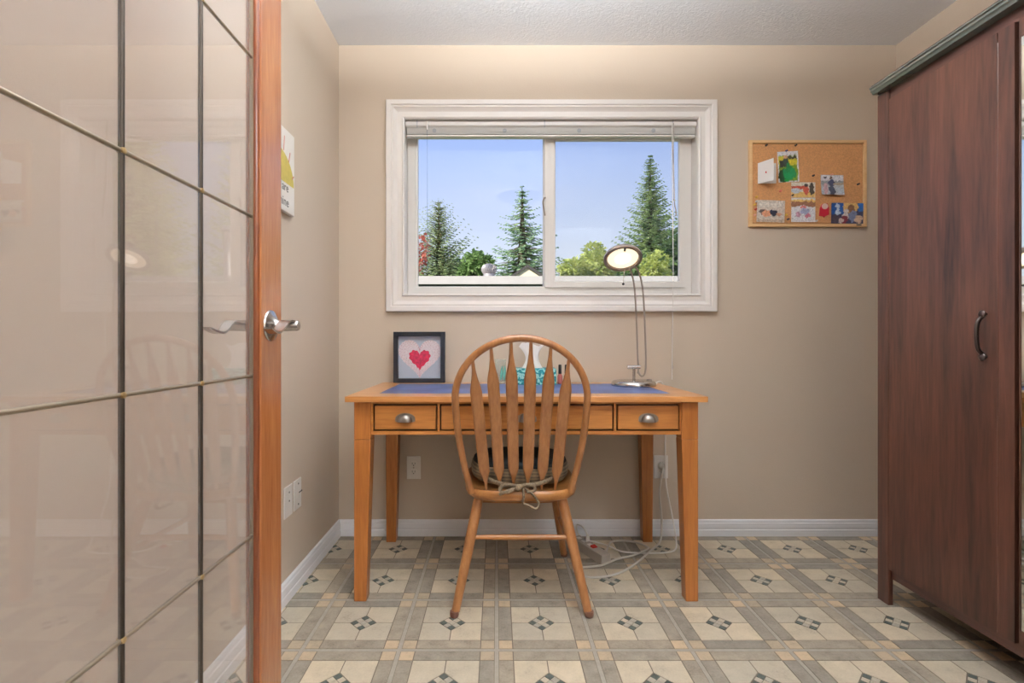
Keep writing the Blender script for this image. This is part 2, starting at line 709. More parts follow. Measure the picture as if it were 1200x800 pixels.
b = MB()
for bx in ((XL - 0.15, WX0, 0, ZC), (WX1, XR + 0.15, 0, ZC), (WX0, WX1, 0, WZ0), (WX0, WX1, WZ1, ZC)):
    b.box(bx[0], bx[1], YB, YB + 0.16, bx[2], bx[3])
struct('wall_back', b, M['wall'])
struct('wall_left', MB().box(XL - 0.12, XL, YF, YB, 0, ZC), M['wall'])
struct('wall_right', MB().box(XR, XR + 0.12, YF, YB, 0, ZC), M['wall'])
b = MB()
b.box(-2.3, -0.56, 0.22, YF, 0, ZC)
b.box(1.14, 3.0, 0.22, YF, 0, ZC)
b.box(-0.56, 1.14, 0.22, YF, 2.05, ZC)
struct('wall_front', b, M['wall'])
b = MB()
b.box(-2.42, -2.3, -2.3, YF, 0, ZC)
b.box(3.0, 3.12, -2.3, YF, 0, ZC)
b.box(-2.42, 3.12, -2.42, -2.3, 0, ZC)
struct('wall_hall', b, M['wall'])
struct('ceiling', MB().box(-2.42, 3.12, -2.42, YB + 0.16, ZC, ZC + 0.12), M['ceiling'])
fl = struct('floor', MB().box(-2.42, 3.12, -2.42, YB + 0.16, -0.12, -0.0016), M['grout'])

# baseboards, stepped profile (height, thickness)
BP = [(0, 0), (0.0, 0.015), (0.030, 0.015), (0.033, 0.012), (0.038, 0.012), (0.041, 0.014), (0.062, 0.013),
      (0.066, 0.010), (0.074, 0.009), (0.080, 0.005), (0.080, 0)]
struct('baseboard_back', MB().prism(BP, lambda z, t: (XL + t, YB - t, z), lambda z, t: (XR - t, YB - t, z)), M['skirting'])
struct('baseboard_left', MB().prism(BP, lambda z, t: (XL + t, YF, z), lambda z, t: (XL + t, YB - t, z)), M['skirting'])
struct('baseboard_right', MB().prism(BP, lambda z, t: (XR - t, YF, z), lambda z, t: (XR - t, YB - t, z)), M['skirting'])
b = MB()
b.box(-0.56, -0.545, 0.20, YF + 0.02, 0, 2.05)
b.box(1.125, 1.14, 0.20, YF + 0.02, 0, 2.05)
b.box(-0.56, 1.14, 0.20, YF + 0.02, 2.035, 2.05)
struct('trim_1', b, M['fir'])

# ---- floor pieces: 12 inch units of printed stone: seam strips, slate border, peach corners, cream quarters, mosaic
CELL = 0.305
SY = 1.575 - 4 * CELL
GH = 0.0032


def clip(poly, x0, x1, y0, y1):
    for ax, lim, sg in ((0, x0, 1), (0, x1, -1), (1, y0, 1), (1, y1, -1)):
        out = []
        n = len(poly)
        for i in range(n):
            p, q = poly[i], poly[(i + 1) % n]
            dp, dq = sg * (p[ax] - lim), sg * (q[ax] - lim)
            if dp >= 0:
                out.append(p)
            if dp * dq < 0:
                t = dp / (dp - dq)
                out.append((p[0] + (q[0] - p[0]) * t, p[1] + (q[1] - p[1]) * t))
        poly = out
        if len(poly) < 3:
            return None
    return poly


def cell_pieces():
    h = 0.0062     # half seam
    g = 0.0017     # half grout
    a0, a1 = h + g, h + 0.043          # border strip
    c0 = a1 + 2 * g                    # cream start
    mid = CELL / 2
    d = 0.044                          # diamond half diagonal
    out = []
    for mx in (0, 1):
        for my in (0, 1):
            fx = (lambda x: CELL - x) if mx else (lambda x: x)
            fy = (lambda y: CELL - y) if my else (lambda y: y)
            P = [(c0, c0), (mid - g, c0), (mid - g, mid - d - 0.002), (mid - d - 0.002, mid - g), (c0, mid - g)]
            P = [(fx(x), fy(y)) for x, y in P]
            out.append(('cream_tile', P if (mx + my) % 2 == 0 else P[::-1]))
            Q = [(a0, a0), (a1, a0), (a1, a1), (a0, a1)]
            Q = [(fx(x), fy(y)) for x, y in Q]
            out.append(('corner_tile', Q if (mx + my) % 2 == 0 else Q[::-1]))
    lo, hi = c0, CELL - c0
    for x0, x1, y0, y1 in ((a0, a1, lo, hi), (CELL - a1, CELL - a0, lo, hi), (lo, hi, a0, a1), (lo, hi, CELL - a1, CELL - a0)):
        out.append(('border_tile', [(x0, y0), (x1, y0), (x1, y1), (x0, y1)]))
    u = d / 3.0
    for i in range(-1, 2):
        for j in range(-1, 2):
            cx, cy = mid + (i - j) * u, mid + (i + j) * u
            r = u * 0.90
            out.append(('mosaic_dark' if abs(i) == 1 and abs(j) == 1 else 'mosaic_light',
                        [(cx, cy - r), (cx + r, cy), (cx, cy + r), (cx - r, cy)]))
    return out


TM = {'cream_tile': M['cream'], 'corner_tile': M['peach'], 'border_tile': M['grey'],
      'mosaic_dark': M['mosaic_dark'], 'mosaic_light': M['mosaic_light']}
PIECES = cell_pieces()
shared = {}
far = {}
for ix in range(-3, 7):
    for iy in range(0, 8):
        ox, oy = ix * CELL, SY + iy * CELL
        for pi, (kind, P) in enumerate(PIECES):
            W = [(x + ox, y + oy) for x, y in P]
            C = clip(W, XL + 0.001, XR - 0.001, YF + 0.001 if iy == 0 else oy, YB - 0.001)
            if not C:
                continue
            single = iy >= 3 and ix <= 4
            if kind.startswith('mosaic'):
                single = iy in (3, 4, 5) and -2 <= ix <= 4
            if not single:
                mb = far.setdefault(kind, MB())
                mb.prism(C, lambda x, y: (x, y, -GH), lambda x, y: (x, y, 0))
                continue
            whole = len(C) == len(P) and all(abs(a[0] - q[0]) + abs(a[1] - q[1]) < 1e-6 for a, q in zip(sorted(C), sorted(W)))
            nm = 'mosaic_tile' if kind.startswith('mosaic') else kind
            if whole:
                if pi not in shared:
                    mb = MB().prism(P, lambda x, y: (x, y, -GH), lambda x, y: (x, y, 0))
                    o = obj(nm, mb, TM[kind], fl, origin=(0, 0, 0))
                    shared[pi] = o.data
                else:
                    o = bpy.data.objects.new(nm, shared[pi])
                    COL.objects.link(o)
                    o.parent = fl
                o.location = (ox, oy, 0)
            else:
                obj(nm, MB().prism(C, lambda x, y: (x, y, -GH), lambda x, y: (x, y, 0)), TM[kind], fl)
for kind, mb in far.items():
    tag(obj(kind + '_field' if not kind.startswith('mosaic') else 'mosaic_field', mb, TM[kind], fl), kind='stuff')
for ix in range(-2, 7):
    x = ix * CELL
    obj('seam_strip', MB().box(x - 0.0062, x + 0.0062, YF, YB, -GH, -0.0004), M['seam'], fl)
for iy in range(0, 8):
    y = SY + iy * CELL
    if YF < y < YB:
        obj('seam_strip', MB().box(XL, XR, y - 0.0062, min(YB, y + 0.0062), -GH, -0.0005), M['seam'], fl)

# ------------------------------------------------------------------ window
FY = 2.575
b = MB()
b.ring(WX0 + 0.002, WX1 - 0.002, WZ0 + 0.002, WZ1 - 0.002, [(0, 0.0), (-0.042, 0.0), (-0.042, -0.07), (0, -0.07)], lambda h: FY - h)
win = struct('window_1', b, M['vinyl'], bevel=0.002)
CP = [(-0.001, -0.004), (-0.001, 0.012), (0.006, 0.017), (0.012, 0.008), (0.034, 0.007), (0.044, 0.013), (0.052, 0.022),
      (0.060, 0.020), (0.064, 0.026), (0.085, 0.027), (0.088, 0.021), (0.088, -0.004)]
CP = [(d, max(h, 0)) for d, h in CP]
obj('casing', MB().ring(WX0, WX1, WZ0, WZ1, CP, lambda h: YB - h), M['trim'], win, smooth=25)
obj('jamb', MB().ring(WX0, WX1, WZ0, WZ1, [(0, 0), (-0.002, 0), (-0.002, -0.075), (0, -0.075)], lambda h: YB - h), M['trim'], win)
# fixed left light: slim bright stop and glass
LX0, LX1 = WX0 + 0.044, 0.245
GZ0, GZ1 = WZ0 + 0.044, WZ1 - 0.044
obj('glazing_stop', MB().ring(LX0 + 0.008, LX1 - 0.004, GZ0 + 0.003, GZ1 - 0.006, [(0, 0.012), (0.009, 0.015), (0.009, -0.02), (0, -0.02)], lambda h: FY + 0.022 - h), M['trim'], win)
obj('glass_pane', MB().box(LX0, LX1, FY + 0.030, FY + 0.034, GZ0, GZ1), M['wallglass'], win)
obj('meeting_stile', MB().box(0.240, 0.262, FY + 0.012, FY + 0.06, GZ0, GZ1), M['vinyl'], win)
# sliding right sash in front
sash = obj('sliding_sash', MB().ring(0.299, 0.930, 1.268, 1.985, [(0, 0.016), (0.006, 0.020), (0.052, 0.020), (0.052, -0.006), (0, -0.006)][:5] if False else
           [(0, 0.010), (0.005, 0.014), (0.030, 0.014), (0.030, -0.008), (0, -0.008)], lambda h: FY + 0.0 - h), M['vinyl'], win)
obj('sash_stile', MB().box(0.2444, 0.270, FY - 0.014, FY + 0.008, 1.238, 2.015), M['vinyl'], sash, bevel=0.002)
obj('glass_pane', MB().box(0.299, 0.930, FY - 0.002, FY + 0.002, 1.268, 1.985), M['wallglass'], win)
obj('insect_screen', MB().box(0.262, 0.955, FY + 0.064, FY + 0.0645, 1.24, 2.02), M['screenm'], win)
la = obj('sash_latch', MB().tube(spline([(0.246, FY - 0.018, 1.60), (0.238, FY - 0.026, 1.64), (0.235, FY - 0.03, 1.665), (0.240, FY - 0.03, 1.685), (0.246, FY - 0.02, 1.69)], 5), 0.0045, 8), M['lamp_grey'], win, smooth=60)

# ---- raised mini blind
bl = thing('window_blind', (0.27, 2.525, 2.063), 'raised silver mini blind bunched under the top of the window frame', 'blind')
BX0, BX1 = WX0 + 0.004, WX1 - 0.004
obj('headrail', MB().box(BX0, BX1, 2.508, 2.535, 2.030, 2.058), M['vinyl'], bl, bevel=0.002)
obj('valance', MB().prism([(2.504, 2.034), (2.507, 2.052), (2.505, 2.054), (2.502, 2.036)], lambda y, z: (BX0, y, z), lambda y, z: (BX1, y, z)), M['blind'], bl)
b = MB()
random.seed(3)
for k in range(15):
    z = 2.027 - k * 0.0021
    j = random.uniform(-0.001, 0.001)
    b.prism([(2.5095 + j, z - 0.0013), (2.5105 + j, z + 0.0004), (2.524 + j, z + 0.0014), (2.536 + j, z - 0.0008), (2.524 + j, z + 0.0006)],
            lambda y, zz: (BX0 + 0.006, y, zz), lambda y, zz: (BX1 - 0.004, y, zz))
tag(obj('slat_stack', b, M['blind'], bl), kind='stuff')
obj('bottom_rail', MB().prism([(2.511, 1.992), (2.537, 1.992), (2.539, 1.984), (2.509, 1.984)], lambda y, z: (BX0 + 0.004, y, z), lambda y, z: (BX1 - 0.003, y, z)), M['trim'], bl, bevel=0.001)
for x in (-0.31, 0.04, 0.41, 0.78):
    obj('cord_clip', MB().lathe([(0.001, -0.004), (0.010, -0.003), (0.010, 0.001), (0.006, 0.004), (0.001, 0.005)],
        Matrix.Translation((x, 2.503, 2.010)) @ Matrix.Rotation(math.pi / 2, 4, 'X'), 14), M['clear'], bl, smooth=40)
for x in (-0.395, 0.238, 0.875):
    obj('valance_clip', MB().tube([(x, 2.506, 2.060), (x, 2.499, 2.056), (x, 2.498, 2.034), (x, 2.505, 2.028)], 0.003, 6, sx=2.0), M['clear'], bl)
obj('tilt_wand', MB().tube([(-0.345, 2.500, 2.050), (-0.345, 2.497, 2.02), (-0.343, 2.497, 1.31)], 0.0026, 8), M['clear'], bl, smooth=60)
obj('wand_hook', MB().tube([(-0.345, 2.503, 2.055), (-0.345, 2.497, 2.035), (-0.345, 2.497, 2.010)], 0.004, 8), M['trim'], bl, smooth=60)
pc = obj('pull_cord', MB().tube(spline([(0.872, 2.500, 2.045), (0.870, 2.4968, 1.95), (0.868, 2.482, 1.62), (0.866, 2.470, 1.30), (0.8635, 2.470, 1.10), (0.861, 2.470, 0.90), (0.860, 2.470, 0.775)], 6), 0.0021, 6), M['cordwhite'], bl, smooth=60)
obj('pull_cord', MB().tube(spline([(0.878, 2.500, 2.045), (0.876, 2.4968, 1.90), (0.8765, 2.482, 1.66), (0.882, 2.479, 1.61), (0.883, 2.479, 1.585), (0.878, 2.480, 1.580)], 6), 0.0028, 6), M['lamp_grey'], bl, smooth=60)
obj('cord_tassel', MB().lathe([(0.0015, -0.02), (0.0045, -0.015), (0.0025, 0.012), (0.001, 0.018)], Matrix.Translation((0.8615, 2.470, 0.845)), 10), M['clear'], bl, smooth=50)

# ------------------------------------------------------------------ glazed door, open along the left
GX, FX, BXD = -0.530, -0.513, -0.547
DZ0, DZ1 = 0.012, 2.032
cols = [0.504, 0.711, 0.901, 1.096]
rows = [0.200, 0.546, 0.892, 1.237, 1.580, 1.925]
door = struct('door_1', MB().box(BXD, FX, 1.096, 1.201, DZ0, DZ1), M['fir'], bevel=0.0025)
obj('hinge_stile', MB().box(BXD, FX, 0.365, 0.504, DZ0, DZ1), M['fir'], door, bevel=0.0025)
M['fir_h'] = wood('red_fir_rail', (146, 82, 44), (186, 120, 70), 'y', 0.25, coat=0.5, scale=1.3)
obj('top_rail', MB().box(BXD, FX, 0.504, 1.096, 1.925, DZ1), M['fir_h'], door)
obj('bottom_rail', MB().box(BXD, FX, 0.504, 1.096, DZ0, 0.200), M['fir_h'], door)
for sx_, xa in ((1, FX), (-1, BXD)):
    # quarter-round glazing beads on both faces
    for (y, sg) in ((1.096, -1), (0.504, 1)):
        obj('glazing_bead', MB().prism([(0, 0), (sg * 0.007, 0), (sg * 0.0065, 0.005), (sg * 0.003, 0.009), (0, 0.010)],
            lambda dy, dx: (GX + sx_ * (0.004 + dx), y + dy, 0.2), lambda dy, dx: (GX + sx_ * (0.004 + dx), y + dy, 1.925)), M['bead'], door, smooth=50)
for i in range(3):
    for j in range(5):
        obj('glass_pane', MB().box(GX - 0.0015, GX + 0.0015, cols[i], cols[i + 1], rows[j], rows[j + 1]), M['pane'], door)
for y in cols[1:3]:
    obj('lead_came', MB().tube([(GX, y, 0.2), (GX, y, 1.925)], 0.0042, 10, sx=1.0, sy=1.0), M['came'], door, smooth=60)
obj('lead_came', MB().box(GX - 0.004, GX + 0.004, 1.0875, 1.0895, 0.2, 1.925), M['came_l'], door)
for z in rows[1:5]:
    obj('brass_came', MB().tube([(GX, 0.504, z), (GX, 1.096, z)], 0.0036, 10), M['came_l'], door, smooth=60)
    for y in cols[1:3]:
        obj('solder_joint', MB().lathe([(0.001, -0.0058), (0.0045, -0.0048), (0.0055, 0), (0.0045, 0.0048), (0.001, 0.0058)],
            Matrix.Translation((GX, y, z)) @ Matrix.Rotation(math.pi / 2, 4, 'Y'), 10), M['solder'], door, smooth=60)
HY, HZ = 1.140, 1.002
for sg, xa in ((1, FX), (-1, BXD)):
    mt = Matrix.Translation((xa, HY, HZ)) @ Matrix.Rotation(sg * math.pi / 2, 4, 'Y')
    hd = obj('lever_handle', MB().lathe([(0.035, 0), (0.0355, 0.002), (0.034, 0.005), (0.024, 0.010), (0.015, 0.016), (0.0125, 0.020), (0.0118, 0.062), (0.010, 0.065), (0.001, 0.066)], mt, 32), M['nickel'], door, smooth=35)
    # waved flat lever running back toward the hinge side
    path = spline([(0.004, 0.0), (-0.010, 0.009), (-0.026, 0.008), (-0.050, -0.008), (-0.068, -0.017), (-0.088, -0.015), (-0.112, -0.008)], 6)
    path = [Vector((p[0], p[1], 0)) for p in [(q[0], q[1]) for q in path]]
    bb = MB()
    wd = [0.014, 0.0125, 0.011]
    n = len(path)
    pts = []
    for i, p in enumerate(path):
        t = i / (n - 1)
        hw = 0.0135 * (1 - 0.35 * t)
        cxx = xa + sg * (0.052 - 0.010 * math.sin(t * math.pi * 0.8))
        pts.append((cxx, HY + p[0], HZ + p[1], hw))
    k = 0
    for (cx, cy, cz, hw) in pts:
        bb.v += [Vector((cx - hw, cy, cz - 0.0022)), Vector((cx + hw, cy, cz - 0.0022)), Vector((cx + hw, cy, cz + 0.0022)), Vector((cx - hw, cy, cz + 0.0022))]
    for i in range(n - 1):
        for j in range(4):
            j2 = (j + 1) % 4
            bb.face(i * 4 + j, i * 4 + j2, (i + 1) * 4 + j2, (i + 1) * 4 + j)
    bb.face(3, 2, 1, 0)
    e = (n - 1) * 4
    bb.face(e, e + 1, e + 2, e + 3)
    obj('lever', bb, M['nickel'], hd, smooth=50)

# ------------------------------------------------------------------ desk
DX0, DX1, DY0, DY1, DZ = -0.557, 0.7755, 1.845, 2.470, 0.762
desk = thing('writing_desk', ((DX0 + DX1) / 2, (DY0 + DY1) / 2, 0), 'honey oak writing desk with three drawers under the window', 'desk')
TH = 0.021
top = MB()
ix0, ix1, iy0, iy1 = DX0 + 0.10, DX1 - 0.10, DY0 + 0.11, DY1 - 0.085
for q in ((DX0, DX1, DY0, iy0), (DX0, DX1, iy1, DY1), (DX0, ix0, iy0, iy1), (ix1, DX1, iy0, iy1)):
    top.box(q[0], q[1], q[2], q[3], DZ - TH, DZ)
M['desk_top'] = wood('desk_oak_top_lit', (178, 112, 52), (220, 158, 90), 'x', 0.34, coat=0.9)  # lighter copy of the desk oak; light on the top put into colour
M['desk_top'].node_tree.nodes['Principled BSDF'].inputs['Coat Roughness'].default_value = 0.36
obj('tabletop', top, M['desk_top'], desk, bevel=0.0015)
obj('leather_inlay', MB().box(ix0, ix1, iy0, iy1, DZ - TH, DZ - 0.0005), M['inlay'], desk)
LT = DZ - TH
AX0, AX1 = DX0 + 0.028, DX1 - 0.028
LW, LB = 0.062, 0.046
FYL = DY0 + 0.020
for sx_ in (0, 1):
    for sy_ in (0, 1):
        ox = AX0 if sx_ == 0 else AX1
        d = 1 if sx_ == 0 else -1
        oy = FYL if sy_ == 0 else DY1 - 0.012
        e = 1 if sy_ == 0 else -1
        if sy_ == 1:
            d *= 1

        def rect(wd, z):
            xs = sorted((ox, ox + d * wd))
            ys = sorted((oy, oy + e * wd))
            return [(xs[0], ys[0], z), (xs[1], ys[0], z), (xs[1], ys[1], z), (xs[0], ys[1], z)]
        m_ = MB().hexa(rect(LB, 0.0), rect(LW, 0.60))
        m_.hexa(rect(LW, 0.60), rect(LW, LT))
        obj('leg', m_, M['desk_v'], desk, bevel=0.003)
fx0, fx1 = AX0 + LW, AX1 - LW
AZ0 = 0.617
yq = FYL + 0.008
# front face frame: stiles and rails around three drawers
dr = [(-0.453, -0.226), (-0.206, 0.430), (0.451, 0.676)]
dz0, dz1 = 0.637, 0.725
fr = MB()
fr.box(fx0, fx1, yq, yq + 0.02, dz1 + 0.006, LT)
fr.box(fx0, fx1, yq, yq + 0.02, AZ0, dz0 - 0.006)
for a, c in ((fx0, dr[0][0] - 0.006), (dr[0][1] + 0.006, dr[1][0] - 0.006), (dr[1][1] + 0.006, dr[2][0] - 0.006), (dr[2][1] + 0.006, fx1)):
    fr.box(a, c, yq, yq + 0.02, dz0 - 0.006, dz1 + 0.006)
obj('front_apron', fr, M['desk'], desk)
obj('side_apron', MB().box(AX0 + 0.010, AX0 + 0.030, FYL + LW, DY1 - 0.012 - LW, AZ0, LT), M['desk'], desk)
obj('side_apron', MB().box(AX1 - 0.030, AX1 - 0.010, FYL + LW, DY1 - 0.012 - LW, AZ0, LT), M['desk'], desk)
obj('back_apron', MB().box(fx0, fx1, DY1 - 0.040, DY1 - 0.022, AZ0, LT), M['desk'], desk)
obj('drawer_shade_block', MB().box(fx0 + 0.003, fx1 - 0.003, yq + 0.020, yq + 0.50, AZ0 + 0.004, LT - 0.002), M['desk_dark'], desk)  # solid dark block painting the shade seen in the drawer gaps
for a, c in dr:
    d_ = obj('drawer', MB().box(a, c, yq - 0.003, yq + 0.019, dz0, dz1), M['desk'], desk, bevel=0.0025)
    cx = (a + c) / 2
    cz = 0.682
    # cup pull: half dome with a flange
    cup = MB()
    nu, nv = 14, 7
    for i in range(nv + 1):
        ph = math.pi / 2 * i / nv
        for j in range(nu + 1):
            th = math.pi * j / nu
            r_ = math.cos(ph)
            cup.v.append(Vector((cx + 0.027 * math.cos(th) * (0.35 + 0.65 * r_ if True else r_) * (1 if i < nv else 0.35),
                                 yq - 0.003 - 0.024 * math.sin(ph), cz - 0.016 + 0.031 * math.sin(th) * (0.25 + 0.75 * r_))))
    for i in range(nv):
        for j in range(nu):
            q = i * (nu + 1) + j
            cup.face(q, q + 1, q + nu + 2, q + nu + 1)
    k = nv * (nu + 1)
    cup.face(*[k + j for j in range(nu + 1)])
    pl = obj('cup_pull', cup, M['pewter'], d_, smooth=60)
    fl_ = MB()
    P = [(0.037 * math.cos(math.pi * j / 16), 0.030 * math.sin(math.pi * j / 16) * 0.75 - 0.006) for j in range(17)]
    P = [(-0.037, -0.014)] + [(-0.030, -0.018)] + [(0.030, -0.018)] + [(0.037, -0.014)] + P[1:-1]
    fl_.prism(P, lambda x, z: (cx + x, yq - 0.0030, cz + z), lambda x, z: (cx + x, yq - 0.0055, cz + z))
    obj('pull_flange', fl_, M['pewter'], pl) if False else obj('pull_flange', fl_, M['pewter'], d_)

# ------------------------------------------------------------------ arrow-back chair
CX = 0.088
chair = thing('dining_chair', (CX, 2.0, 0), 'oak arrow back chair pushed up to the desk', 'chair')


def yb(z):
    return 1.834 - (z - 0.44) * 0.27


def seat_outline(n, gx, y0, y1, ex=3.6):
    out = []
    for i in range(n):
        a = 2 * math.pi * i / n
        c, s_ = math.cos(a), math.sin(a)
        x = gx * math.copysign(abs(c) ** (2 / ex), c)
        y = math.copysign(abs(s_) ** (2 / ex), s_)
        x *= 1.0 + 0.03 * y
        out.append((CX + 0.004 + x, (y0 + y1) / 2 + (y1 - y0) / 2 * y))
    return out


st = MB()
N = 48
lv = [(0.388, 0.94), (0.396, 0.985), (0.408, 1.0), (0.420, 0.995), (0.427, 0.97), (0.425, 0.9), (0.419, 0.6), (0.418, 0.2)]
k0 = 0
yc = (1.795 + 2.235) / 2
for z, sc in lv:
    for x, y in seat_outline(N, 0.217, 1.795, 2.235):
        st.v.append(Vector((CX + (x - CX) * sc, yc + (y - yc) * sc, z)))
for i in range(len(lv) - 1):
    for j in range(N):
        j2 = (j + 1) % N
        st.face(i * N + j, i * N + j2, (i + 1) * N + j2, (i + 1) * N + j)
st.face(*[j for j in reversed(range(N))])
st.face(*[(len(lv) - 1) * N + j for j in range(N)])
obj('seat', st, M['chair_h'], chair, smooth=45)
# bow
pts = []
for t in (0, 0.25, 0.5, 0.75):
    z = 0.412 + (0.765 - 0.412) * t
    pts.append((0.180 + (0.229 - 0.180) * math.sin(t * math.pi / 2) ** 0.9, z))
nA = 22
right = pts + [(0.229 * math.cos(math.pi * i / nA), 0.765 + 0.211 * math.sin(math.pi * i / nA)) for i in range(nA + 1)]
full = right + [(-x, z) for x, z in reversed(pts)]
bowp = [(CX - 0.004 * max(0, (z - 0.44) / 0.5) + x, yb(z), z) for x, z in full]
obj('back_bow', MB().tube(spline(bowp, 2), 0.0125, 12, sx=1.05, sy=1.0, up=(0, 1, 0)), M['chair'], chair, smooth=60)
# arrow spindles
prof = [(0.0, 0.0050), (0.055, 0.0055), (0.09, 0.0085), (0.155, 0.0185), (0.20, 0.0195), (0.45, 0.0200), (0.70, 0.0208), (0.765, 0.0205), (0.80, 0.0180), (0.86, 0.0110), (0.92, 0.0070), (1.0, 0.0055)]
for q in (-2.5, -1.5, -0.5, 0.5, 1.5, 2.5):
    xb = CX + 0.050 * q
    xt = CX - 0.006 + (0.0675 * q if abs(q) < 2 else 0.0655 * q)
    rel = xt - (CX - 0.004)
    zt = 0.765 + 0.211 * math.sqrt(max(0, 1 - (rel / 0.229) ** 2)) - 0.006
    z0 = 0.419
    sp = MB()
    L = 10
    for t, hw in prof:
        z = z0 + (zt - z0) * t
        x = xb + (xt - xb) * t
        th = 0.0052
        for (dx, dy) in ((-1, -0.25), (-0.7, -1), (0.7, -1), (1, -0.25), (1, 0.25), (0.7, 1), (-0.7, 1), (-1, 0.25)):
            sp.v.append(Vector((x + dx * hw, yb(z) + dy * th, z)))
    for i in range(len(prof) - 1):
        for j in range(8):
            j2 = (j + 1) % 8
            sp.face(i * 8 + j, i * 8 + j2, i * 8 + 8 + j2, i * 8 + 8 + j)
    sp.face(*reversed(range(8)))
    e = (len(prof) - 1) * 8
    sp.face(*[e + j for j in range(8)])
    obj('spindle', sp, M['chair'], chair, smooth=30)
LEGS = {}
for sx_ in (-1, 1):
    for nm, foot, tp in (('rear', (sx_ * 0.236, 1.762), (sx_ * 0.152, 1.880)), ('front', (sx_ * 0.214, 2.255), (sx_ * 0.150, 2.140))):
        a = Vector((CX + foot[0], foot[1], 0.0))
        c = Vector((CX + tp[0], tp[1], 0.394))
        P = [a.lerp(c, t) for t in (0.045, 0.12, 0.4, 0.62, 0.85, 1.0)]
        lg = obj('leg', MB().tube(P, [0.0148, 0.0155, 0.0180, 0.0195, 0.0195, 0.0180], 16), M['chair'], chair, smooth=60)
        obj('foot_cap', MB().lathe([(0.010, 0), (0.0145, 0.003), (0.016, 0.010), (0.0152, 0.022)], Matrix.Translation(a), 16), M['foot'], lg, smooth=60)
        LEGS[(sx_, nm)] = (a, c)


def onleg(s_, nm, z):
    a, c = LEGS[(s_, nm)]
    return a.lerp(c, z / 0.394)


for (A, B_) in (((-1, 'rear', 0.25), (1, 'rear', 0.25)), ((-1, 'front', 0.275), (1, 'front', 0.275)), ((-1, 'rear', 0.20), (-1, 'front', 0.20)), ((1, 'rear', 0.20), (1, 'front', 0.20))):
    p, q = onleg(*A), onleg(*B_)
    obj('stretcher', MB().tube([p.lerp(q, t) for t in (0.02, 0.2, 0.5, 0.8, 0.98)], [0.0075, 0.010, 0.0112, 0.010, 0.0075], 12), M['chair_h'], chair, smooth=60)

# ---- cushion tied to the chair
cu = thing('seat_cushion', (CX, 2.02, 0.428), 'dark green seat cushion with tweed sides tied on the oak chair', 'cushion')


def pad(levels, y0, y1, gx):
    m_ = MB()
    yc_ = (y0 + y1) / 2
    n_ = 48
    for z, sc in levels:
        for x, y in seat_outline(n_, gx, y0, y1, 2.5):
            wob = 0.0025 * math.sin(x * 90) * math.sin(y * 70)
            m_.v.append(Vector((CX + (x - CX) * sc, yc_ + (y - yc_) * sc, z + (wob if sc < 0.99 else 0))))
    for i in range(len(levels) - 1):
        for j in range(n_):
            j2 = (j + 1) % n_
            m_.face(i * n_ + j, i * n_ + j2, (i + 1) * n_ + j2, (i + 1) * n_ + j)
    m_.face(*reversed(range(n_)))
    e_ = (len(levels) - 1) * n_
    m_.face(*[e_ + j for j in range(n_)])
    return m_


obj('side_band', pad([(0.4285, 0.88), (0.436, 0.96), (0.450, 1.0), (0.470, 1.01), (0.486, 0.99), (0.4955, 0.955)], 1.844, 2.205, 0.192), M['plaid'], cu, smooth=60)
obj('pad_top', pad([(0.4945, 0.962), (0.500, 0.955), (0.507, 0.90), (0.512, 0.75), (0.515, 0.45)], 1.844, 2.205, 0.192), M['dkgreen'], cu, smooth=60)
yt = 1.802
tiep = [(CX - 0.145, 1.87, 0.468), (CX - 0.115, 1.838, 0.460), (CX - 0.07, 1.812, 0.451), (CX - 0.015, yt, 0.446), (CX + 0.04, 1.806, 0.450), (CX + 0.09, 1.822, 0.458), (CX + 0.142, 1.87, 0.470)]
obj('tie_strap', MB().tube(spline(tiep, 6), 0.0085, 8, sx=1.0, sy=0.5), M['tie'], cu, smooth=60)
for lp in (
    [(-0.015, 0.446), (-0.045, 0.456), (-0.070, 0.448), (-0.074, 0.434), (-0.052, 0.430), (-0.028, 0.437)],
    [(-0.012, 0.445), (0.02, 0.456), (0.046, 0.446), (0.044, 0.434), (0.020, 0.433)],
    [(0.005, 0.442), (0.008, 0.415), (0.006, 0.390), (0.022, 0.384), (0.050, 0.372), (0.062, 0.386), (0.054, 0.404), (0.034, 0.428), (0.012, 0.442)],
    [(-0.022, 0.442), (-0.052, 0.434), (-0.078, 0.420)],
):
    P = [(CX + x, yt - 0.010 - 0.004 * math.sin(i * 1.9) - (0.006 if z < 0.44 else 0), z) for i, (x, z) in enumerate(lp)]
    obj('tie_loop', MB().tube(spline(P, 6), 0.0060, 8, sx=1.0, sy=0.7), M['tie'], cu, smooth=60)
obj('tie_knot', MB().lathe([(0.002, -0.013), (0.009, -0.009), (0.011, 0), (0.009, 0.009), (0.002, 0.013)], Matrix.Translation((CX - 0.010, yt - 0.010, 0.444)) @ Matrix.Rotation(1.2, 4, 'Y'), 12), M['tie'], cu, smooth=60)

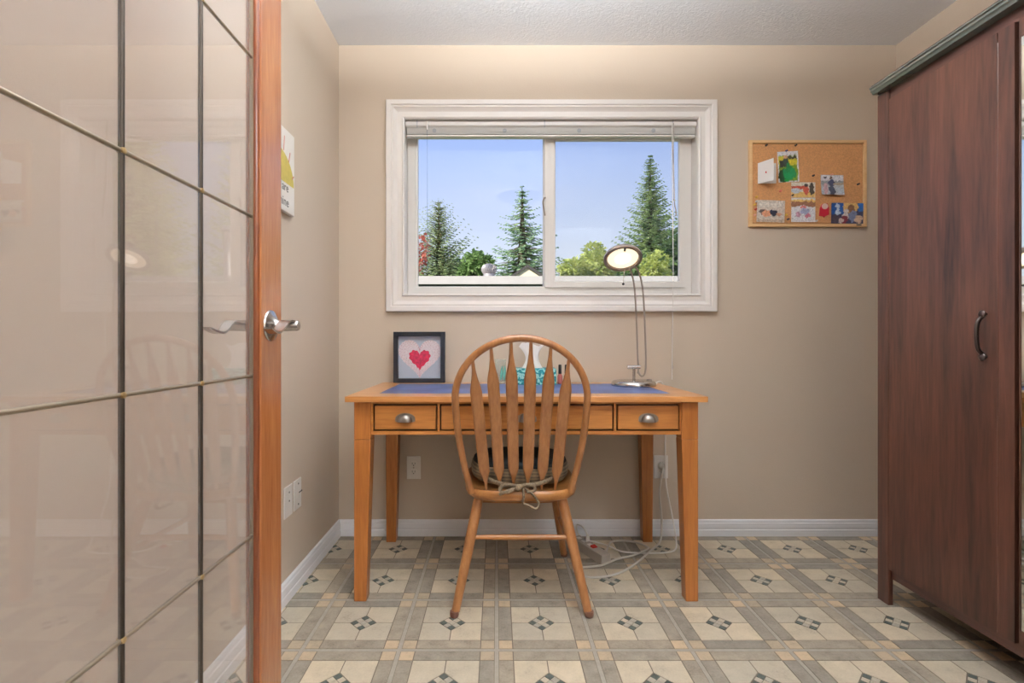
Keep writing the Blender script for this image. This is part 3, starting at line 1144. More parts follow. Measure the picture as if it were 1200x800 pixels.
# ------------------------------------------------------------------ wardrobe
WX = 1.430
WYF, WYN = 1.891, 0.585
ward = thing('wardrobe', (1.71, (WYF + WYN) / 2, 0), 'tall dark walnut wardrobe with a mirror door against the right wall', 'wardrobe')
for y0, y1 in ((1.8385, WYF), (WYN, WYN + 0.0525)):
    obj('front_post', MB().box(WX, WX + 0.0185, y0, y1, 0, 1.885), M['wardrobe'], ward, bevel=0.0025)
for y0, y1 in ((WYF - 0.020, WYF - 0.002), (WYN + 0.002, WYN + 0.020)):
    obj('side_panel', MB().box(WX + 0.0185, XR - 0.022, y0, y1, 0.10, 1.885), M['wardrobe'], ward)
    obj('rear_foot', MB().box(XR - 0.075, XR - 0.022, y0, y1, 0.0, 0.10), M['wardrobe'], ward)
obj('back_panel', MB().box(XR - 0.022, XR - 0.017, WYN + 0.002, WYF - 0.002, 0.10, 1.885), M['wardrobe'], ward)
obj('bottom_panel', MB().box(WX + 0.022, XR - 0.022, WYN + 0.020, WYF - 0.020, 0.112, 0.130), M['wardrobe_h'], ward)
obj('plinth_rail', MB().box(WX + 0.012, WX + 0.030, WYN + 0.0525, 1.8385, 0.098, 0.132), M['wardrobe_h'], ward)
obj('top_frieze', MB().box(WX + 0.008, WX + 0.024, WYN + 0.0525, 1.8385, 1.848, 1.885), M['wardrobe_h'], ward)
M['crown'] = plain('crown_reflection_grey', (92, 96, 90), 0.16, coat=0.8)  # grey-green is reflected light put into the crown's colour
obj('crown', MB().prism([(WX - 0.022, 1.885), (XR - 0.014, 1.885), (XR - 0.014, 1.912), (WX - 0.034, 1.912), (WX - 0.036, 1.906), (WX - 0.031, 1.903), (WX - 0.031, 1.896), (WX - 0.026, 1.892)],
    lambda x, z: (x, WYN - 0.012, z), lambda x, z: (x, WYF - 0.006, z)), M['crown'], ward)
obj('top_board', MB().box(WX - 0.030, XR - 0.014, WYN - 0.010, WYF - 0.008, 1.912, 1.917), M['wardrobe_h'], ward)
# doors along Y: far plain door, mirror door, near plain door
YA, YBd = 1.8350, 1.390
d1z0, d1z1 = 0.133, 1.847


def plain_door(y0, y1, hy, near_edge):
    """slab with a vertical routed groove near its opening edge"""
    gy = near_edge + (0.047 if near_edge == y0 else -0.047)
    m_ = MB()
    g = 0.0028
    m_.box(WX + 0.004, WX + 0.020, y0, y1, d1z0, d1z1)
    m_.box(WX, WX + 0.004, y0, gy - g, d1z0, d1z1 - 0.0)
    m_.box(WX, WX + 0.004, gy + g, y1, d1z0, d1z1)
    d = obj('door', m_, M['wardrobe'], ward)
    obj('panel_bead', MB().tube([(WX + 0.0012, gy, d1z0 + 0.002), (WX + 0.0012, gy, d1z1 - 0.03)], 0.0022, 8), M['wardrobe'], d, smooth=60)
    h = MB()
    h.tube(spline([(WX - 0.010, hy, 1.040), (WX - 0.024, hy, 1.024), (WX - 0.029, hy, 0.998), (WX - 0.029, hy, 0.968), (WX - 0.024, hy, 0.942), (WX - 0.010, hy, 0.926)], 5), 0.0050, 10, sx=1.2, sy=1.0)
    hh = obj('handle', h, M['bronze'], d, smooth=60)
    for z in (1.045, 0.920):
        obj('handle_knob', MB().lathe([(0.004, -0.0), (0.0045, 0.008), (0.0105, 0.010), (0.0118, 0.014), (0.008, 0.018), (0.001, 0.019)],
            Matrix.Translation((WX, hy, z)) @ Matrix.Rotation(-math.pi / 2, 4, 'Y'), 16), M['bronze'], hh, smooth=50)
    return d


plain_door(YBd, YA, 1.470, YBd)
ym0, ym1 = 1.014, 1.378
plain_door(WYN + 0.054, ym0 - 0.004, 0.93, ym0 - 0.004)
m_ = MB()
m_.ring(ym0 + 0.014, ym1 - 0.014, 0.176, 1.796, [(0, 0.0), (0.014, 0.0), (0.014, -0.018), (0, -0.018)], lambda h: h)
md = MB()
md.box(WX, WX + 0.018, ym0, ym1, d1z0, 0.176)
md.box(WX, WX + 0.018, ym0, ym1, 1.796, d1z1)
md.box(WX, WX + 0.018, ym1 - 0.004, ym1, 0.176, 1.796)
md.box(WX, WX + 0.018, ym0, ym0 + 0.004, 0.176, 1.796)
mdo = obj('mirror_door', md, M['wardrobe'], ward)
obj('mirror', MB().box(WX + 0.0015, WX + 0.006, ym0 + 0.004, ym1 - 0.004, 0.176, 1.796), M['mirror'], mdo)
obj('carcass_shadow_gap', MB().box(WX + 0.021, WX + 0.023, WYN + 0.0525, 1.838, 0.14, 1.84), M['gap'], ward) if False else None

# ------------------------------------------------------------------ desk lamp
lx, ly, lz = 0.617, 2.270, DZ
lamp = thing('desk_lamp', (lx, ly, lz), 'brushed steel twin rod desk lamp, lit, at the right end of the desk', 'lamp')
obj('base', MB().lathe([(0.088, 0.0), (0.097, 0.001), (0.098, 0.004), (0.0975, 0.014), (0.092, 0.022), (0.080, 0.0255), (0.02, 0.0275), (0.001, 0.0278)], Matrix.Translation((lx, ly, lz)), 40), M['chrome'], lamp, smooth=40)
obj('base_switch', MB().lathe([(0.013, 0), (0.013, 0.006), (0.010, 0.008), (0.001, 0.0085)], Matrix.Translation((lx + 0.062, ly - 0.030, lz + 0.0245)), 16), M['lamp_grey'], lamp, smooth=40)
obj('post', MB().tube([(lx + 0.002, ly, lz + 0.025), (lx + 0.002, ly, lz + 0.088)], 0.0065, 12), M['chrome'], lamp, smooth=50)
obj('pivot_bar', MB().tube([(lx - 0.028, ly, lz + 0.085), (lx + 0.030, ly, lz + 0.085)], 0.0085, 14), M['chrome'], lamp, smooth=50)
HC = Vector((0.552, 2.205, 1.330))
rods = [(lx + 0.020, ly, lz + 0.085), (0.640, ly, 0.825), (0.646, ly, 0.812), (0.656, ly, 0.806), (0.666, ly, 0.815), (0.672, ly, 0.84), (0.673, ly, 0.89),
        (0.668, ly - 0.004, 1.02), (0.659, ly - 0.012, 1.155), (0.648, ly - 0.02, 1.225), (0.630, ly - 0.03, 1.275), (0.606, ly - 0.040, 1.300)]
rod2 = [(0.636, ly, 0.818), (0.638, ly, 0.848), (0.636, ly, 0.89), (0.631, ly - 0.004, 1.02), (0.625, ly - 0.012, 1.10), (0.617, ly - 0.02, 1.19), (0.606, ly - 0.03, 1.245), (0.588, ly - 0.040, 1.290)]
obj('arm_rod', MB().tube(spline(rods, 6), 0.0040, 10), M['lamp_grey'], lamp, smooth=60)
obj('arm_rod', MB().tube(spline(rod2, 6), 0.0040, 10), M['lamp_grey'], lamp, smooth=60)
nrm = Vector((-0.05, -0.53, -0.85)).normalized()
rt = nrm.to_track_quat('Z', 'Y').to_matrix().to_4x4()
HM = Matrix.Translation(HC) @ rt
head = obj('lamp_head', MB().lathe([(0.001, -0.030), (0.030, -0.028), (0.060, -0.020), (0.078, -0.008), (0.083, 0.002), (0.083, 0.010), (0.078, 0.012), (0.070, 0.0115), (0.066, 0.007), (0.064, 0.000), (0.001, -0.001)], HM, 44), M['lamp_grey'], lamp, smooth=35)
obj('lens', MB().lathe([(0.0655, 0.0030), (0.0655, 0.0045), (0.040, 0.0065), (0.001, 0.007)], HM, 40), M['lens'], head, smooth=40)
obj('bulb_glow', MB().lathe([(0.034, 0.0072), (0.024, 0.010), (0.001, 0.0115)], HM, 32), M['bulb'], head, smooth=50)
obj('head_clip', MB().box(-0.004, 0.004, 0.055, 0.075, 0.008, 0.014).rot(0, HM), M['slot'], head)
obj('pull_chain', MB().tube([(0.556, 2.185, 1.275), (0.552, 2.183, 1.245), (0.549, 2.183, 1.216)], 0.0014, 6), M['chrome'], lamp, smooth=60)
obj('pull_ball', MB().lathe([(0.001, -0.006), (0.005, -0.003), (0.0055, 0), (0.005, 0.003), (0.001, 0.006)], Matrix.Translation((0.549, 2.183, 1.212)), 12), M['bronze'], lamp, smooth=60)
# lamp cord: over the back edge of the desk, down, looping on the floor to the strip
cordp = [(lx + 0.093, ly + 0.02, lz + 0.010), (lx + 0.12, ly + 0.05, lz + 0.005), (0.755, 2.39, lz + 0.004), (0.800, 2.440, lz + 0.002), (0.822, 2.468, 0.70), (0.828, 2.470, 0.62), (0.826, 2.468, 0.50), (0.826, 2.460, 0.38), (0.828, 2.455, 0.26), (0.845, 2.43, 0.13),
         (0.845, 2.37, 0.03), (0.820, 2.315, 0.005), (0.760, 2.285, 0.004), (0.650, 2.282, 0.004), (0.570, 2.300, 0.004), (0.525, 2.360, 0.004), (0.468, 2.412, 0.004), (0.430, 2.425, 0.006), (0.395, 2.440, 0.030), (0.385, 2.410, 0.085), (0.405, 2.355, 0.092), (0.419, 2.320, 0.070)]
pcord = obj('power_cord', MB().tube(spline(cordp, 7), 0.0036, 8), M['cordwhite'], lamp, smooth=60)
obj('plug', MB().hexa([(0.410, 2.312, 0.044), (0.430, 2.312, 0.044), (0.430, 2.330, 0.044), (0.410, 2.330, 0.044)], [(0.414, 2.315, 0.074), (0.425, 2.315, 0.074), (0.425, 2.327, 0.074), (0.414, 2.327, 0.074)]), M['plate'], pcord, bevel=0.002)

# ------------------------------------------------------------------ power strip with its cord
ps = thing('power_strip', (0.425, 2.285, 0), 'beige power strip with a glowing red switch on the floor under the desk', 'power strip')
pd = Vector((0.472 - 0.372, 2.178 - 2.385, 0)).normalized()
pn = Vector((-pd.y, pd.x, 0))
pcn = Vector((0.423, 2.281, 0))
R3 = Matrix(((pd.x, pn.x, 0, pcn.x), (pd.y, pn.y, 0, pcn.y), (0, 0, 1, 0), (0, 0, 0, 1)))
obj('body', MB().hexa([(-0.118, -0.026, 0), (0.118, -0.026, 0), (0.118, 0.026, 0), (-0.118, 0.026, 0)], [(-0.116, -0.024, 0.042), (0.116, -0.024, 0.042), (0.116, 0.024, 0.042), (-0.116, 0.024, 0.042)]).rot(0, R3), M['strip'], ps, bevel=0.003)
M['redglow'] = emit('lit_red_switch', (0.40, 0.02, 0.01), 0.12)
obj('switch', MB().hexa([(0.018, -0.013, 0.0425), (0.040, -0.013, 0.0425), (0.040, 0.013, 0.0425), (0.018, 0.013, 0.0425)], [(0.020, -0.011, 0.050), (0.038, -0.011, 0.046), (0.038, 0.011, 0.046), (0.020, 0.011, 0.050)]).rot(0, R3), M['redglow'], ps)
for u in (-0.085, -0.045, 0.0):
    obj('socket', MB().box(u - 0.012, u + 0.012, -0.010, 0.010, 0.0421, 0.0428).rot(0, R3), M['slot'] if False else M['plate'], ps)
gc = [(0.815, 2.480, 0.335), (0.812, 2.462, 0.335), (0.802, 2.454, 0.29), (0.792, 2.450, 0.22), (0.800, 2.448, 0.13), (0.798, 2.435, 0.060), (0.772, 2.385, 0.012), (0.690, 2.285, 0.006), (0.590, 2.160, 0.005), (0.485, 2.070, 0.005), (0.385, 2.045, 0.005), (0.330, 2.085, 0.005), (0.330, 2.130, 0.005), (0.385, 2.140, 0.005), (0.450, 2.155, 0.006),
      (0.530, 2.215, 0.006), (0.610, 2.250, 0.007), (0.690, 2.300, 0.014), (0.700, 2.350, 0.006), (0.665, 2.400, 0.005), (0.600, 2.420, 0.005), (0.545, 2.400, 0.006), (0.510, 2.320, 0.008), (0.478, 2.215, 0.018), (0.468, 2.188, 0.022)]
sc_ = obj('strip_cord', MB().tube(spline(gc, 7), 0.0048, 8), M['cordgrey'], ps, smooth=60)
obj('plug', MB().lathe([(0.004, -0.004), (0.016, -0.004), (0.018, 0.006), (0.017, 0.014), (0.010, 0.022), (0.001, 0.024)], Matrix.Translation((0.813, 2.487, 0.350)) @ Matrix.Rotation(math.pi / 2 + 0.2, 4, 'X'), 18), M['cordgrey'], sc_, smooth=45)

# ------------------------------------------------------------------ outlets


def outlet(cx, cz, label, duplex=True):
    o = thing('wall_outlet', (cx, YB, cz), label, 'outlet')
    obj('cover_plate', MB().box(cx - 0.035, cx + 0.035, YB - 0.006, YB - 0.0005, cz - 0.057, cz + 0.057), M['plate'], o, bevel=0.003)
    for dz in (0.020, -0.020):
        P = [(0.017 * math.cos(a), 0.0165 * math.sin(a)) for a in [2 * math.pi * i / 20 for i in range(20)]]
        P = [(x, max(-0.0125, min(0.0125, z))) for x, z in P]
        s_ = obj('socket', MB().prism(P, lambda x, z: (cx + x, YB - 0.006, cz + dz + z), lambda x, z: (cx + x, YB - 0.0085, cz + dz + z)), M['plate'], o)
        sl = MB()
        sl.box(cx - 0.0075, cx - 0.0055, YB - 0.0090, YB - 0.0084, cz + dz - 0.003, cz + dz + 0.006)
        sl.box(cx + 0.0055, cx + 0.0075, YB - 0.0090, YB - 0.0084, cz + dz - 0.002, cz + dz + 0.006)
        sl.box(cx - 0.0025, cx + 0.0025, YB - 0.0090, YB - 0.0084, cz + dz - 0.0095, cz + dz - 0.0055)
        obj('slot', sl, M['slot'], s_)
    obj('screw', MB().lathe([(0.003, 0), (0.0025, 0.001), (0.0005, 0.0012)], Matrix.Translation((cx, YB - 0.006, cz)) @ Matrix.Rotation(math.pi / 2, 4, 'X'), 10), M['nickel'], o)
    return o


outlet(-0.411, 0.3365, 'white duplex outlet with nothing plugged in, on the back wall under the desk')
outlet(0.815, 0.340, 'white duplex outlet with a grey plug, on the back wall behind the right desk leg')
for cy, cz, lab, hole in ((1.885, 0.366, 'white wall plate with a centre screw low on the left wall, nearer the glazed door', 0), (1.972, 0.366, 'white wall plate with a slotted jack low on the left wall, nearer the corner', 1)):
    o = thing('wall_plate', (XL, cy, cz), lab, 'wall plate')
    obj('cover_plate', MB().box(XL + 0.0005, XL + 0.006, cy - 0.036, cy + 0.036, cz - 0.058, cz + 0.058), M['plate'], o, bevel=0.0025)
    for dz in ((0.032, 0.0) if not hole else (0.040, -0.040)):
        obj('screw', MB().lathe([(0.0038, 0), (0.003, 0.0012), (0.0005, 0.0014)], Matrix.Translation((XL + 0.006, cy + 0.004, cz + dz)) @ Matrix.Rotation(math.pi / 2, 4, 'Y'), 10), M['slot'], o)
    if hole:
        obj('jack', MB().box(XL + 0.006, XL + 0.0085, cy + 0.0, cy + 0.026, cz - 0.014, cz + 0.012), M['plate'], o, bevel=0.001)
        obj('jack_slot', MB().box(XL + 0.006, XL + 0.010, cy + 0.002, cy + 0.034, cz + 0.004, cz + 0.0075), M['slot'], o)

# ------------------------------------------------------------------ sun canvas on the left wall
SC = Vector((XL, 1.757, 1.586))
sg_ = thing('wall_sign', tuple(SC), 'white canvas print of a half sun with lettering, on the left wall behind the door', 'wall art')
x1 = XL + 0.018
obj('canvas', MB().box(XL + 0.001, x1, SC.y - 0.15, SC.y + 0.15, SC.z - 0.15, SC.z + 0.15), M['canvas'], sg_, bevel=0.002)
P = [(0.143 * math.cos(math.pi * i / 28), 0.115 * math.sin(math.pi * i / 28)) for i in range(29)]
obj('half_sun', MB().prism(P, lambda y, z: (x1, SC.y + y, 1.540 + z), lambda y, z: (x1 + 0.0006, SC.y + y, 1.540 + z)), M['mustard'], sg_)
for a in (14, 42, 66, 90, 114, 138, 166):
    t = math.radians(a)
    p0 = Vector((x1 + 0.0004, SC.y + 0.118 * math.cos(t) + 0.012 * math.cos(t), 1.540 + 0.122 * math.sin(t)))
    p1 = Vector((x1 + 0.0004, SC.y + 0.147 * math.cos(t), 1.540 + 0.182 * math.sin(t)))
    obj('sun_ray', MB().tube([p0, p1], 0.0032, 6, sx=0.25, up=(1, 0, 0)), M['rayprint'], sg_)


def text_part(txt, size, mat4, mat, parent, name='lettering'):
    cu_ = bpy.data.curves.new(name, 'FONT')
    cu_.body = txt
    cu_.size = size
    cu_.align_x = 'CENTER'
    cu_.extrude = 0.0003
    t = bpy.data.objects.new('tmp', cu_)
    COL.objects.link(t)
    dg = bpy.context.evaluated_depsgraph_get()
    me = bpy.data.meshes.new_from_object(t.evaluated_get(dg))
    COL.objects.unlink(t)
    bpy.data.objects.remove(t)
    me.transform(Matrix.Translation(-worg(parent)) @ mat4)
    me.materials.clear()
    me.materials.append(mat)
    o = bpy.data.objects.new(name, me)
    COL.objects.link(o)
    o.parent = parent
    return o


TX = Matrix(((0, 0, 1, 0), (1, 0, 0, 0), (0, 1, 0, 0), (0, 0, 0, 1)))   # text x -> world y, text y -> z, normal -> +x
text_part('you are', 0.044, Matrix.Translation((x1 + 0.0004, SC.y + 0.028, 1.510)) @ TX, M['ink'], sg_)
text_part('sunshine', 0.046, Matrix.Translation((x1 + 0.0004, SC.y + 0.018, 1.456)) @ TX, M['ink'], sg_)

# ------------------------------------------------------------------ heart picture on the desk
px0, px1, pz0, pz1 = -0.499, -0.250, DZ, DZ + 0.247
py = 2.430
pf = thing('picture_frame', (-0.375, py + 0.02, DZ), 'black box frame holding a red heart on a lace heart, on the desk', 'picture')
obj('frame', MB().ring(px0 + 0.021, px1 - 0.021, pz0 + 0.021, pz1 - 0.021, [(0, 0.0), (0.021, 0.0), (0.021, -0.034), (0, -0.034)], lambda h: py - h), M['black'], pf, bevel=0.0015)
M['mat_blue'] = plain('pale_blue_linen', (198, 206, 220), 0.9, bump=0.3, bscale=500)
obj('backing', MB().box(px0 + 0.018, px1 - 0.018, py + 0.022, py + 0.030, pz0 + 0.018, pz1 - 0.018), M['mat_blue'], pf)
hc = Vector(((px0 + px1) / 2, 0, DZ + 0.128))


def heart(sx, sz, n=40, wob=0.0, lobes=0):
    out = []
    for i in range(n):
        t = 2 * math.pi * i / n
        x = 16 * math.sin(t) ** 3 / 16.5
        z = (13 * math.cos(t) - 5 * math.cos(2 * t) - 2 * math.cos(3 * t) - math.cos(4 * t)) / 15.0
        k = 1 + wob * math.sin(t * lobes)
        out.append((hc.x + x * sx * k, hc.z + z * sz * k))
    return out


M['doily'] = plain('lace_paper', (240, 226, 230), 0.8, var=0.10, vscale=120)
dl = obj('lace_heart', MB().prism(heart(0.107, 0.099, 120, 0.018, 40), lambda x, z: (x, py + 0.0215, z), lambda x, z: (x, py + 0.0205, z)), M['doily'], pf)
hl = MB()
for rr in (0.93, 0.84, 0.72):
    H = heart(0.107 * rr, 0.099 * rr, int(56 * rr))
    for (x, z) in H:
        hl.box(x - 0.0013, x + 0.0013, py + 0.0200, py + 0.0204, z - 0.0013, z + 0.0013)
M['lacehole'] = plain('lace_hole', (214, 160, 172), 0.8)
tag(obj('lace_holes', hl, M['lacehole'], dl), kind='stuff')
M['heartred'] = plain('red_paint', (206, 44, 82), 0.6, var=0.35, vscale=70)
sv = hc.copy()
hc.z -= 0.012
rh = obj('red_heart', MB().prism(heart(0.053, 0.052, 72, 0.06, 17), lambda x, z: (x, py + 0.0198, z), lambda x, z: (x, py + 0.0192, z)), M['heartred'], pf)
hw_ = MB()
random.seed(5)
for (zz, n_) in ((0.004, 4), (-0.006, 6), (-0.016, 4)):
    for i in range(n_):
        x = hc.x - 0.013 + 0.026 * i / max(1, n_ - 1)
        hw_.tube([(x - 0.0015, py + 0.0188, hc.z + zz - 0.002), (x, py + 0.0188, hc.z + zz + random.uniform(0.0, 0.003)), (x + 0.0018, py + 0.0188, hc.z + zz - 0.002)], 0.0005, 5)
obj('handwriting', hw_, M['ink'], rh)
obj('glazing', MB().box(px0 + 0.019, px1 - 0.019, py + 0.006, py + 0.008, pz0 + 0.019, pz1 - 0.019), M['wallglass'], pf)

# ------------------------------------------------------------------ small things on the desk behind the chair
jx, jy = 0.018, 2.380
jar = thing('glass_jar', (jx, jy, DZ), 'clear ribbed glass tumbler with a teal band left of the tissue box', 'jar')
obj('glass_body', MB().lathe([(0.020, 0), (0.0235, 0.002), (0.0245, 0.02), (0.0265, 0.10), (0.0280, 0.116), (0.0265, 0.116), (0.0248, 0.10), (0.022, 0.012), (0.001, 0.010)], Matrix.Translation((jx, jy, DZ)), 28), glass('jar_glass', (0.95, 0.97, 0.95), 1.4, haze=0.10, hazecol=(0.85, 0.9, 0.86)), jar, smooth=40)
b = MB()
for k in range(2):
    a = math.radians(272 + k * 34)
    P = [(jx + 0.0265 * math.cos(a + 0.30 * t), jy + 0.0265 * math.sin(a + 0.30 * t), DZ + 0.02 + 0.065 * t) for t in (0, 0.25, 0.5, 0.75, 1)]
    b.tube(P, [0.003, 0.006, 0.007, 0.005, 0.002], 8)
obj('teal_band', b, M['teal'], jar, smooth=60)
tb = thing('tissue_box', (0.182, 2.385, DZ), 'teal swirl tissue box with a white tissue pulled up', 'tissue box')
obj('box', MB().box(0.088, 0.276, 2.330, 2.440, DZ, DZ + 0.075), M['tissuebox'], tb, bevel=0.002)
b = MB()
nu, nv = 26, 8
for i in range(nv + 1):
    t = i / nv
    for j in range(nu):
        a = 2 * math.pi * j / nu
        hw = 0.050 - 0.035 * math.sin(math.pi * min(1, t * 1.0)) * 0.75 + 0.012 * t
        dp = 0.016 - 0.011 * t
        b.v.append(Vector((0.168 + hw * math.cos(a) + 0.002 * math.sin(5 * a), 2.385 + dp * math.sin(a) * (1 + 0.5 * math.sin(3 * a + 4 * t)),
                           DZ + 0.073 + 0.112 * t + 0.010 * t * math.sin(3 * a + 1))))
for i in range(nv):
    for j in range(nu):
        j2 = (j + 1) % nu
        b.face(i * nu + j, i * nu + j2, i * nu + nu + j2, i * nu + nu + j)
obj('tissue', b, M['white'], tb, smooth=70)
bottles = []
for bx_, m1, lab in ((0.300, 'polish1', 'rose nail polish bottle with a black cap right of the tissue box'), (0.330, 'polish2', 'plum nail polish bottle with a black cap, farther right of the tissue box')):
    o = thing('nail_polish_bottle', (bx_, 2.385, DZ), lab, 'nail polish')
    obj('bottle', MB().lathe([(0.0095, 0), (0.0118, 0.002), (0.0122, 0.010), (0.0118, 0.036), (0.0075, 0.045), (0.005, 0.048), (0.001, 0.048)], Matrix.Translation((bx_, 2.385, DZ)), 20), M[m1], o, smooth=40)
    obj('cap', MB().lathe([(0.0078, 0.0475), (0.0085, 0.049), (0.0078, 0.088), (0.006, 0.091), (0.001, 0.0915)], Matrix.Translation((bx_, 2.385, DZ)), 18), M['cap'], o, smooth=40)
    bottles.append(o)

# ------------------------------------------------------------------ cork board and what is pinned to it
bx0, bx1, bz0, bz1 = 1.248, 1.828, 1.528, 1.956
cb = thing('cork_board', ((bx0 + bx1) / 2, YB, bz0), 'cork board in a pale pine frame on the back wall', 'cork board')
obj('frame', MB().ring(bx0 + 0.016, bx1 - 0.016, bz0 + 0.016, bz1 - 0.016, [(0, 0.010), (0.002, 0.016), (0.014, 0.016), (0.016, 0.014), (0.016, 0.001), (0, 0.001)], lambda h: YB - h), M['pine'], cb)
obj('cork', MB().box(bx0 + 0.018, bx1 - 0.018, YB - 0.010, YB - 0.001, bz0 + 0.018, bz1 - 0.018), M['cork'], cb)
obj('maker_tag', MB().box(1.775, 1.800, YB - 0.0168, YB - 0.016, bz0 + 0.006, bz0 + 0.012), M['ink'], cb)
YK = YB - 0.0105


def blk(rects, bg):
    """tiny picture: list of (x0,x1,y0,y1,colour) or ('e',cx,cy,rx,ry,colour) in 0..1"""
    def f(u, v):
        c = bg
        u0, v0 = u, v
        u += 0.06 * mnoise.noise(Vector((u0 * 9, v0 * 9, 2)))
        v += 0.06 * mnoise.noise(Vector((u0 * 9, v0 * 9, 7)))
        for r in rects:
            if r[0] == 'e':
                if ((u - r[1]) / r[3]) ** 2 + ((v - r[2]) / r[4]) ** 2 < 1:
                    c = r[5]
            elif r[0] <= u <= r[1] and r[2] <= v <= r[3]:
                c = r[4]
        k = 1 + 0.22 * mnoise.noise(Vector((u * 33, v * 33, 5))) + 0.16 * mnoise.noise(Vector((u * 14, v * 14, len(rects))))
        return tuple(min(255, max(0, x * k)) for x in c)
    return f


def photo(name, cx, cz, wd, ht, f, label, cat, rotd=0.0, lift=0.002, nx=44, ny=36, curl=0.0, y=YK, group=None):
    mb_ = MB()
    cols_ = []
    ca, sa = math.cos(math.radians(rotd)), math.sin(math.radians(rotd))
    for j in range(ny + 1):
        for i in range(nx + 1):
            u, v = i / nx, j / ny
            x, z = (u - 0.5) * wd, (v - 0.5) * ht
            yy = y - lift - curl * (1 - v) ** 2
            mb_.v.append(Vector((cx + x * ca - z * sa, yy, cz + x * sa + z * ca)))
            cols_.append(lin(f(u, v)))
    for j in range(ny):
        for i in range(nx):
            q = j * (nx + 1) + i
            mb_.face(q, q + 1, q + nx + 2, q + nx + 1)
    o = obj(name, mb_, M['print'], origin=(cx, y, cz), fixn=False)
    a = o.data.color_attributes.new('Col', 'FLOAT_COLOR', 'POINT')
    for i, c in enumerate(cols_):
        a.data[i].color = c
    sm = o.modifiers.new('thickness', 'SOLIDIFY')
    sm.thickness = 0.0006
    sm.offset = -1
    return tag(o, label, cat, group)


def wpt(px, py_):
    """back-wall board position of a point measured on the photograph (board plane 2.49 m away)"""
    return ((px - 582) / FL * 2.49, 0.97 + (398 - py_) / FL * 2.49)


x, z = wpt(923.5, 195.5)
photo('photograph', x, z, 0.103, 0.152, blk([(0.04, 0.94, 0.03, 0.86, (120, 150, 40)), (0.04, 0.94, 0.55, 0.84, (212, 196, 60)), (0.1, 0.32, 0.5, 0.72, (36, 34, 30)), (0.5, 0.94, 0.74, 0.84, (60, 54, 44)),
      ('e', 0.4, 0.82, 0.10, 0.07, (206, 160, 130)), ('e', 0.4, 0.66, 0.11, 0.13, (50, 60, 50)), ('e', 0.25, 0.2, 0.25, 0.22, (30, 66, 34)), ('e', 0.55, 0.28, 0.33, 0.22, (20, 128, 74)), ('e', 0.5, 0.45, 0.14, 0.16, (24, 110, 60)), (0.3, 0.55, 0.02, 0.1, (20, 140, 60))], (226, 226, 232)),
      'tall photo of a person on grass beside green play gear, on the cork board', 'photo', 3)
x, z = wpt(903, 247.5)
photo('photograph', x, z, 0.138, 0.108, blk([('e', 0.2, 0.45, 0.12, 0.12, (70, 60, 56)), ('e', 0.35, 0.4, 0.17, 0.16, (226, 160, 124)), ('e', 0.6, 0.42, 0.13, 0.14, (36, 40, 54)), ('e', 0.78, 0.36, 0.1, 0.08, (206, 150, 120)), (0.1, 0.9, 0.68, 0.9, (228, 220, 210)), (0, 1, 0.0, 0.12, (196, 176, 156))], (214, 202, 190)),
      'pale photo of a baby lying down, at lower left of the cork board', 'photo', -2)
x, z = wpt(941, 222.5)
photo('photograph', x, z, 0.119, 0.074, blk([(0, 1, 0, 0.35, (232, 196, 120)), (0.0, 0.7, 0.55, 0.75, (190, 80, 60)), ('e', 0.2, 0.45, 0.24, 0.16, (206, 214, 222)), ('e', 0.62, 0.5, 0.1, 0.35, (196, 90, 70)), ('e', 0.85, 0.55, 0.1, 0.4, (70, 60, 50)), ('e', 0.62, 0.8, 0.08, 0.1, (60, 50, 44))], (226, 218, 204)),
      'bright photo with yellow and red, upper of two stacked on the cork board', 'photo', 0)
x, z = wpt(941, 246.0)
photo('photograph', x, z, 0.119, 0.120, blk([(0, 1, 0.62, 0.86, (150, 104, 78)), (0, 1, 0.84, 0.92, (232, 196, 120)), ('e', 0.5, 0.34, 0.52, 0.34, (232, 232, 238)), ('e', 0.3, 0.3, 0.12, 0.1, (196, 150, 170)), ('e', 0.55, 0.45, 0.2, 0.13, (170, 176, 206)), ('e', 0.68, 0.25, 0.12, 0.09, (200, 120, 140)), ('e', 0.5, 0.62, 0.12, 0.05, (216, 120, 120))], (238, 236, 236)),
      'photo of a white plate of sweets below the small yellow one on the cork board', 'photo', 0)
x, z = wpt(974.5, 217)
photo('photograph', x, z, 0.112, 0.100, blk([(0, 1, 0.70, 1, (226, 226, 232)), (0, 1, 0, 0.35, (188, 198, 206)), (0.0, 1, 0.5, 0.7, (150, 156, 160)), ('e', 0.2, 0.3, 0.1, 0.3, (206, 170, 176)), ('e', 0.47, 0.6, 0.14, 0.18, (56, 60, 90)), ('e', 0.47, 0.22, 0.14, 0.26, (60, 66, 84)), ('e', 0.45, 0.86, 0.06, 0.07, (110, 84, 70)), ('e', 0.2, 0.86, 0.05, 0.05, (50, 50, 60)), (0.55, 1, 0.5, 0.62, (176, 160, 140))], (190, 194, 198)),
      'greyish photo of two people outdoors, alone in the right middle of the cork board', 'photo', -1, curl=0.012)
x, z = wpt(992.5, 250)
